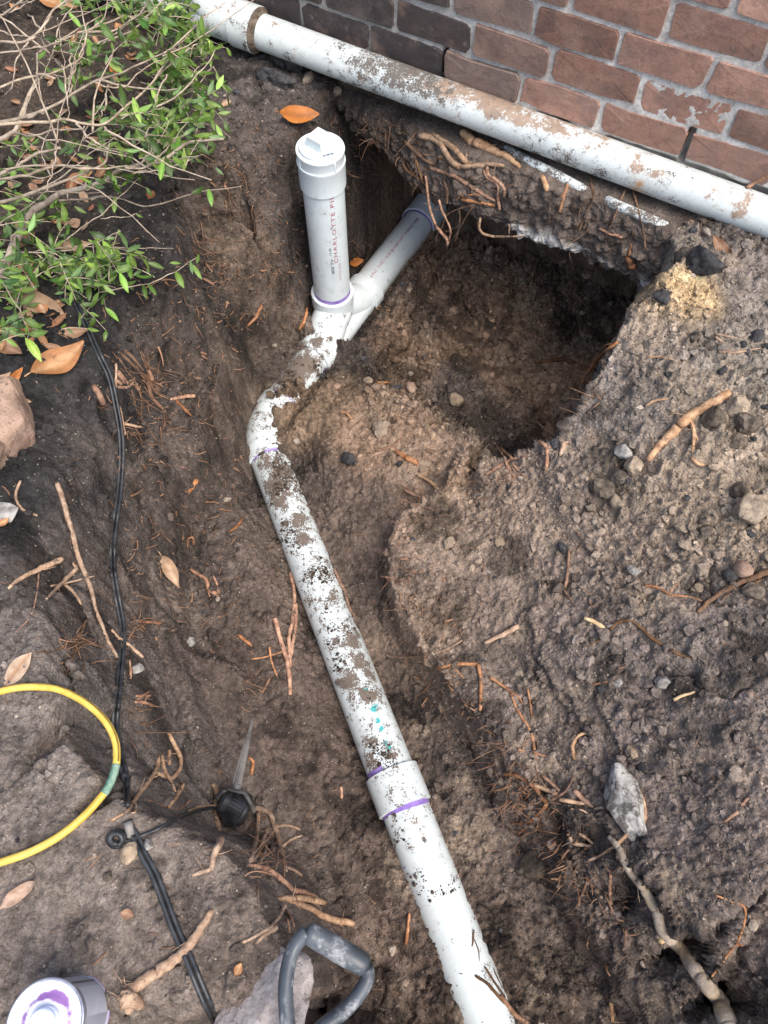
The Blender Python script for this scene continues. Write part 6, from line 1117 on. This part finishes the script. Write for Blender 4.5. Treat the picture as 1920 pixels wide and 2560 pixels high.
# leafy twigs
tw = MB(); zones = [('r1', 830, 1330, -60, 420, 34, .25), ('r1', 850, 1320, 380, 950, 52, .2), ('r1', 430, 830, -60, 330, 16, .32), ('r1', -40, 420, 1180, 1680, 26, .08), ('r1', 380, 820, 1430, 1680, 16, .06), ('r4', 380, 660, 20, 440, 22, .05), ('r4', -40, 200, 20, 460, 14, .08), ('r1', -40, 300, 820, 1180, 9, .12), ('r1', 300, 800, 400, 950, 12, .14), ('r1', 560, 900, 600, 1050, 12, .2), ('r1', 1100, 1320, 0, 330, 12, .2), ('r1', 900, 1100, -80, 200, 14, .3)]
for reg, x0, x1, y0, y1, cnt, z in zones:
    for k in range(int(cnt * 1.25)):
        x, y = rg_.uniform(x0, x1), rg_.uniform(y0, y1)
        if False: pass
        if reg == 'r1' and x > 1000 and (x - 1000) > 330 * (1 - ((y - 480) / 620) ** 2): continue
        if reg == 'r1' and y < 200 and x > 1130 + y * .3: continue
        if reg == 'r4' and x > 400 and x > 660 - .3 * y: continue
        q = PX(reg, [(x, y)])[0]; p = at(q[0], q[1], max(.02, z + rg_.normal(0, .05))); d = np.array([rg_.normal(.55, .5), rg_.normal(.1, .5), rg_.normal(.05, .35)]); d /= np.linalg.norm(d); n_l = rg_.integers(4, 8); L_ = rg_.uniform(.05, .10); t = np.linspace(-.6, .5, 6)[:, None]; S = p + d * L_ * t + np.array([0, 0, -.02]) * (t + .6) ** 2
        tube(tw, S, np.linspace(.0013, .0006, 6), 4, False)
        small = .75 if reg == 'r4' and x > 380 else 1.0
        for j in range(n_l):
            i = min(5, int(j / n_l * 6)); sd_ = np.cross(d, [0, 0, 1.0]) * (1 if j % 2 else -1); dd = d * rg_.uniform(.3, .9) + sd_ * rg_.uniform(.4, 1.0) + np.array([0, 0, rg_.normal(-.05, .35)]); add_leaf(S[i], dd, rg_.uniform(.022, .043) * small)
for k in range(70):                                              # bare wiry side twigs of the older branches
    i = int(rg_.integers(len(BP))); p0, d0 = BP[i]
    if BPX[i][0] > 430 or BPX[i][1] > 520: continue
    d0 = d0 / np.linalg.norm(d0); d1 = d0 + rg_.normal(0, .55, 3) * np.array([1, 1, .6]); d1 /= np.linalg.norm(d1); L_ = rg_.uniform(.06, .24); tt = np.linspace(0, 1, 9)[:, None]; S = p0 + d1 * L_ * tt + rg_.normal(0, .25, 3) * L_ * tt ** 2 + np.stack([fbm(tt[:, 0] * 5, tt[:, 0] * 0 + k, 1, 2, k + c_) for c_ in range(3)], 1) * .006; S[:, 2] = np.maximum(S[:, 2], .012)
    tube(tw, S, rg_.uniform(.0012, .0026) * (1.1 - .6 * tt[:, 0]), 5, False, jit=.1)
fol = MB(); order = sorted(range(len(leaves)), key=lambda i: -leaves[i][4])
for r_, i in enumerate(order):
    p, X, Y, Z, L, k = leaves[i]; me, V, F, C = LV[k]
    if r_ < 298:
        o = bpy.data.objects.new('leaf', me); COL.objects.link(o); o.parent = shrub; R_ = Matrix(np.stack([X, Y, Z], 1).tolist()).to_4x4(); o.matrix_local = Matrix.Translation(Vector(p - SHB)) @ R_ @ Matrix.Scale(L, 4)
    else:
        q = rg_.uniform(.6, 1.25); fol.add(p + (V[:, :1] * X + V[:, 1:2] * Y + V[:, 2:] * Z) * L, F, C * np.array([q, q, q, 1]))
tag(tw.build('fine_twigs', M['twig'], shrub), kind='stuff'); tag(fol.build('foliage', M['leaf_green'], shrub), kind='stuff')
"""note: twigs above and leaves here are the part of the crown too small and too many to be picked apart singly"""

# ------------------------------------------------------------------ black low voltage cable and its splice
def strand(mb, S, R, off, phase=0, tw_=0, sides=8, colfn=None):
    T, N, B = frames(S); vw = S - C0; vw /= np.linalg.norm(vw, axis=1)[:, None]; sd_ = np.cross(T, vw); sd_ /= np.linalg.norm(sd_, axis=1)[:, None]; tube(mb, S + sd_ * off, R, sides, True, colfn)
def lifted(pts, rad, step=8, sm=3, k=1.0):
    S, e = drape(pts, step, sm=sm); d = S - C0; d /= np.linalg.norm(d, axis=1)[:, None]; return S - d * rad * k
cpts = PX('r4', [(418, 165), (450, 270), (520, 430), (590, 590), (650, 720), (690, 900), (715, 1050), (720, 1200), (706, 1400), (684, 1560)]) + PX('q1', [(668, 180), (670, 340), (690, 480), (725, 680), (720, 830), (706, 1000), (690, 1150), (682, 1250), (704, 1420), (735, 1550), (738, 1650)]) + PX('q4', [(788, 100), (790, 200), (786, 290)])
cable = thing('landscape_cable', lifted(cpts[:2], .004)[0], 'black twin strand cable running from the shrub down the left bank', 'cable')
S = lifted(cpts, .005, sm=6); cA = MB(); strand(cA, S, .0040, .0040); cA.build('strand', M['black_plastic'], cable); cA = MB(); strand(cA, S, .0040, -.0040); cA.build('strand', M['black_plastic'], cable)
lpts = PX('q4', [(800, 380), (815, 430), (845, 475), (880, 540), (905, 600), (970, 720), (1040, 900), (1100, 1060), (1190, 1260), (1290, 1500), (1375, 1670), (1440, 1800)])
cable2 = thing('landscape_cable', lifted(lpts[:2], .004)[0], 'black twin strand cable running from the splice to the bottom edge', 'cable')
S = lifted(lpts, .005, sm=4); cA = MB(); strand(cA, S, .0038, .0040); cA.build('strand', M['black_plastic'], cable2); cA = MB(); strand(cA, S, .0038, -.0040); cA.build('strand', M['black_plastic'], cable2)
loop = []
for k in range(26):
    a = -.3 + k * .72; r = 56 - k * .9; loop.append((735 + r * math.cos(a), 500 - r * .92 * math.sin(a)))
S = lifted(PX('q4', loop), .005, sm=6); S[:, 2] += np.linspace(0, .008, len(S)); cA = MB(); tube(cA, S, .0044, 8, True); cA.build('splice_coil', M['black_plastic'], cable2)
S = lifted(PX('q4', [(800, 385), (812, 430), (830, 480), (800, 470)]), .007); cA = MB(); tube(cA, S, np.linspace(.008, .0055, len(S)), 10, True, jit=.1); cA.build('tape_wrap', M['muddy_plastic'], cable2)
S = lifted(PX('q4', [(700, 545), (770, 520), (850, 492), (1000, 430), (1150, 352), (1300, 305), (1385, 300)]), .005, sm=6); cA = MB(); tube(cA, S, .0036, 8, True)
tag(cA.build('light_cable', M['black_plastic']), 'single black wire from the cable splice to the garden light', 'cable')

# yellow hose loop on the left
hp = PX('q1', [(-900, 1420), (-560, 1330), (-260, 1180), (-120, 1105), (0, 1064), (100, 1042), (200, 1036), (330, 1047), (450, 1096), (560, 1172), (640, 1262), (684, 1360), (692, 1450), (684, 1520)]) + PX('q4', [(700, 128), (672, 185), (650, 215), (560, 320), (450, 420), (330, 505), (180, 582), (0, 645), (-120, 680), (-260, 700), (-560, 690), (-900, 640)])
hs2 = spline(np.c_[np.array(hp), np.zeros(len(hp))], 190)[:, :2]; S = np.array([at(x, y, .017 + .006 * math.sin(i * .05)) for i, (x, y) in enumerate(hs2)]); n0 = len(S)
hose = thing('yellow_hose', S[n0 // 2], 'yellow cable loop with a dark stripe and green patch on the left soil', 'hose')
px_ = np.array(proj(S)[:2]).T; i0 = int(np.argmin(np.hypot(*(px_ - np.array(PX('q1', [(686, 1500)])[0])).T))); i1 = int(np.argmin(np.hypot(*(px_ - np.array(PX('q4', [(655, 210)])[0])).T)))
cA = MB(); tube(cA, S, .0062, 16, True); cA.build('hose_tube', M['yellow'], hose)
T, N, B = frames(S); cA = MB(); sdv = np.cross(T, [0, 0, 1.0]); sdv /= np.linalg.norm(sdv, axis=1)[:, None]; O_ = sdv * -.0040 + np.array([0, 0, .0047]); tube(cA, (S + O_)[8:i0], .0013, 6, True); cA.build('stripe', M['stripe'], hose)
cA = MB(); tube(cA, S[i0:i1 + 1], .0067, 12, True, jit=.06); cA.build('green_sleeve', M['green_tape'], hose)

# ------------------------------------------------------------------ garden light lying on its side in the trench
lc, ln_, ld, _ = hit(590, 2035); hd = atdep(588, 2018, ld - .045); ax = np.array([.80, -.42, -.10]); ax /= np.linalg.norm(ax)
light = thing('garden_light', hd, 'black plastic garden light with its muddy ground stake pointing up the trench', 'light')
k = ld / FPX
mb = MB(); lathe(mb, hd - ax * .036, ax, [(0, .0002), (0, .020), (.004, .029), (.010, .031), (.0105, .034), (.026, .034), (.0265, .030)], 40); mb.build('lens_cap', M['black_plastic'], light)
mb = MB(); lathe(mb, hd - ax * .012, ax, [(0, .02), (0, .036), (.034, .0385), (.036, .033), (.042, .030), (.046, .0002)], 40); body = mb.build('body', M['black_plastic'], light)
for q in range(34):
    a = q * 2 * math.pi / 34; u_ = np.cross(ax, [0, 0, 1.0]); u_ /= np.linalg.norm(u_); v_ = np.cross(ax, u_); d = u_ * math.cos(a) + v_ * math.sin(a); mb = MB(); box(mb, hd + ax * .006 + d * .0378, .032, .0032, .0040, ax, np.cross(ax, d), d); mb.build('rib', M['black_plastic'], body, smooth=False)
tip = atdep(633, 1795, ld - .02); col_ = hd + np.array([.0, .012, .028]) + (tip - hd) * .12; sdir = tip - col_; sl = np.linalg.norm(sdir); sdir /= sl
mb = MB(); w1 = np.cross(sdir, [0, 0, 1.]); w1 /= np.linalg.norm(w1); w2 = np.cross(sdir, w1)
for A_, B_ in ((w1, w2), (w2, w1)):
    V = []
    for t, h in ((0, .0105), (.25, .0095), (.7, .0055), (1, .0007)):
        for s_, u_ in ((-1, -1), (1, -1), (1, 1), (-1, 1)): V.append(col_ + sdir * sl * t + A_ * h * s_ + B_ * .0017 * u_)
    mb.add(V, [(i + j * 4, (i + 1) % 4 + j * 4, (i + 1) % 4 + 4 + j * 4, i + 4 + j * 4) for j in range(3) for i in range(4)] + [(3, 2, 1, 0), (12, 13, 14, 15)])
M['stake'] = simple('stake_mud', (.014, .016, .019), (.20, .19, .18), 14, .55, .35, .3, 150, .001)
mb.build('stake', M['stake'], light, smooth=False)
mb = MB(); lathe(mb, col_ - sdir * .006, sdir, [(0, .006), (0, .021), (.005, .022), (.007, .012), (.016, .010), (.017, .0002)], 28); mb.build('collar', M['muddy_plastic'], light)
mb = MB()
for sg_ in (-1, 1):
    tube(mb, spline([col_ + w1 * .016 * sg_, col_ * .5 + hd * .5 + w1 * .038 * sg_ - FW * .012, hd + ax * .004 + w1 * .040 * sg_], 10), .0048, 8, True)
mb.build('yoke', M['muddy_plastic'], light)

# ------------------------------------------------------------------ shovel with a D handle
def hq(x, y, dep): q = PX('q5', [(x, y)])[0]; return atdep(q[0], q[1], dep - .10)
gA, gB = hq(415, 1075, 1.20), hq(800, 1300, 1.20); nd = hq(330, 1930, 1.13); shaft_d = hq(300, 2100, 1.10) - nd; shaft_d[2] = -.02; shaft_d /= np.linalg.norm(shaft_d)
shovel = thing('shovel', nd, 'worn black plastic D handle of a shovel at the bottom edge', 'shovel')
mb = MB(); t = np.linspace(0, 1, 22); S = gA + (gB - gA) * t[:, None]; tube(mb, S, .0148 * (1 + .12 * np.sin(np.pi * t)) * np.clip(np.minimum(t, 1 - t) * 14 + .62, 0, 1), 24, True); mb.build('grip', M['worn_plastic'], shovel)
for nm, pts, r0, r1 in (('arm', [gA + (gB - gA) * .015, hq(345, 1170, 1.197), hq(302, 1300, 1.185), hq(286, 1480, 1.168), hq(305, 1700, 1.15), hq(330, 1860, 1.137)], .0103, .0108), ('arm', [gB - (gB - gA) * .02, hq(800, 1370, 1.20), hq(748, 1470, 1.19), hq(650, 1580, 1.178), hq(530, 1670, 1.165), hq(420, 1790, 1.15), hq(350, 1880, 1.137)], .0103, .0108)):
    S = spline(pts, 34); T, N, B = frames(S); mb = MB(); tube(mb, S, np.linspace(r0, r1, 34), 16, True)
    V = mb.v[0].reshape(-1, 3) if len(mb.v[0]) else mb.v[0]; nrm_ = np.cross(gB - gA, nd - gA); nrm_ /= np.linalg.norm(nrm_); c_ = np.repeat(S, 16, 0); dv = V - c_; mb.v[0] = c_ + dv + nrm_ * (dv @ nrm_)[:, None] * .35; mb.build(nm, M['worn_plastic'], shovel)
mb = MB(); tube(mb, [nd - shaft_d * .03, nd + shaft_d * .02, nd + shaft_d * .10, nd + shaft_d * .16], [.017, .019, .018, .0165], 20, True); mb.build('socket', M['worn_plastic'], shovel)
gz = .018; sh0 = nd + shaft_d * .15; sh1 = nd + shaft_d * .86; sh1[2] = max(sh1[2], .02); mb = MB(); tube(mb, [sh0, (sh0 + sh1) / 2, sh1], .0155, 16, True); mb.build('shaft', M['root_tan'], shovel)
mb = MB(); bd_ = shaft_d; bs = np.cross(bd_, [0, 0, 1.]); V = []; nb = 7
for i, (t, w) in enumerate(((0, .03), (.03, .085), (.10, .105), (.18, .10), (.25, .065), (.29, .01))):
    for j in range(nb): v = j / (nb - 1) * 2 - 1; V.append(sh1 + bd_ * t + bs * w * v + np.array([0, 0, .022 * v * v - .005]))
V2 = [np.array(v) - np.array([0, 0, .002]) for v in V]; nV = len(V); Fq = [(i * nb + j, i * nb + j + 1, (i + 1) * nb + j + 1, (i + 1) * nb + j) for i in range(5) for j in range(nb - 1)]
mb.add(V + V2, Fq + [tuple(q + nV for q in reversed(f)) for f in Fq]); mb.build('blade', simple('steel', (.18, .17, .16), (.35, .33, .31), 20, .45, .5, .2), shovel)

# ------------------------------------------------------------------ can of purple primer standing on the soil
ct = at(112, 2556, .112); cr = .0485; zb = -.002; axz = np.array([0, 0, 1.])
can = thing('primer_can', (ct[0], ct[1], zb), 'grey labelled metal can with a purple stained lid on the lower left soil', 'can')
mb = MB(); b0 = np.array([ct[0], ct[1], zb]); hgt = .112 - zb
lathe(mb, b0, axz, [(0, .0002), (0, cr - .002), (.001, cr + .0008), (.004, cr + .0008), (.0055, cr - .0006), (hgt - .006, cr - .0006)], 72); M['can_label'] = simple('can_label', (.30, .31, .35), (.40, .41, .46), 8, .38, .5, .05); mb.build('body', M['can_label'], can)
M['can_metal'] = simple('can_metal', (.60, .62, .66), (.74, .76, .80), 30, .3, .6, .05); M['violet'] = simple('violet_edge', (.20, .10, .32), (.34, .22, .45), 40, .45, .4, 0)
mb = MB(); lathe(mb, b0, axz, [(.0008, cr + .0012), (.0030, cr + .0016), (.0042, cr + .0004)], 72); mb.build('bottom_seam', M['violet'], can)
n = NT('can_lid'); a_ = n.new('ShaderNodeAttribute', attribute_name='m'); sp = n.new('ShaderNodeSeparateColor'); n.link(a_.outputs['Color'], sp.inputs[0]); f = n.ramp(n.math('ADD', sp.outputs[0], n.math('MULTIPLY', n.noise(42, 5, .7), .6)), .62, .78); col = n.mix(n.ramp(n.noise(30, 4, .6), .3, .7, 0, .35), (.74, .77, .82), (.55, .52, .68)); col = n.mix(f, col, n.mix(n.noise(60, 3), (.16, .06, .24), (.33, .18, .42))); M['can_lid'] = n.done(col, .32, .5)
def lid_col(V, D, t):
    q = V - b0; r = np.hypot(q[:, 0], q[:, 1]); a = np.arctan2(q[:, 1], q[:, 0]); s = .12 + .52 * np.exp(-((r - .030) / .006) ** 2) * (.55 + .6 * fbm(np.cos(a), np.sin(a), 1.6, 3, 61)) + .22 * np.exp(-((a - 1.2) / .5) ** 2) * np.exp(-((r - .032) / .012) ** 2); return np.stack([np.clip(s, 0, 1), r * 0, r * 0, r * 0 + 1], 1)
mb = MB(); rr_ = [(hgt - .0065, cr - .0004), (hgt - .005, cr + .0014), (hgt - .001, cr + .0018), (hgt, cr + .0004), (hgt - .0006, cr - .002), (hgt - .0045, cr - .0035)] + [(hgt - .0045 + .0012 * math.sin((cr - .0035 - r) * 420), r) for r in np.linspace(cr - .004, .019, 26)] + [(hgt - .004, .0002)]
lathe(mb, b0, axz, rr_, 96, colfn=lid_col); mb.build('lid', M['can_lid'], can)
mb = MB(); lathe(mb, b0, axz, [(hgt - .004, .0185), (hgt + .004, .0182), (hgt + .0045, .0172), (hgt + .0125, .0168), (hgt + .0145, .0150), (hgt + .0138, .0095), (hgt + .0125, .009), (hgt + .0125, .0002)], 64); M['cap_blue'] = simple('cap_blue', (.58, .66, .80), (.72, .78, .88), 20, .35, .5, .05); cap_ = mb.build('screw_cap', M['cap_blue'], can)
mb = MB(); lathe(mb, b0, axz, [(hgt - .0065, cr - .0002), (hgt - .0055, cr + .0020), (hgt - .0008, cr + .0026), (hgt + .0008, cr + .0012), (hgt + .0006, cr - .0012), (hgt - .002, cr - .0022)], 96, sharp=False); M['rim_steel'] = simple('rim_steel', (.30, .31, .36), (.52, .53, .58), 40, .3, .7, .05); M['rim_steel'].node_tree.nodes['Principled BSDF'].inputs['Metallic'].default_value = .7; mb.build('rim', M['rim_steel'], can)
sv_ = math.atan2(-.30, .95)
def label_strip(name, a0, a1, z0, z1, mat, r=cr + .0002):
    th = np.linspace(a0, a1, 14); V = [b0 + np.array([r * math.cos(a), r * math.sin(a), z]) for z in (z0, z1) for a in th]; m_ = MB(); m_.add(V, [(i, i + 1, i + 15, i + 14) for i in range(13)]); return m_.build(name, mat, can)
M['label_dark'] = simple('label_dark', (.10, .09, .11), (.16, .15, .18), 40, .45, .4, 0); M['label_light'] = simple('label_light', (.46, .47, .52), (.54, .55, .60), 40, .45, .4, 0)
label_strip('label_seam', 1.08, 1.16, .006, hgt - .008, M['label_dark']); label_strip('label_panel', .1, .9, .012, hgt - .016, M['label_light'])
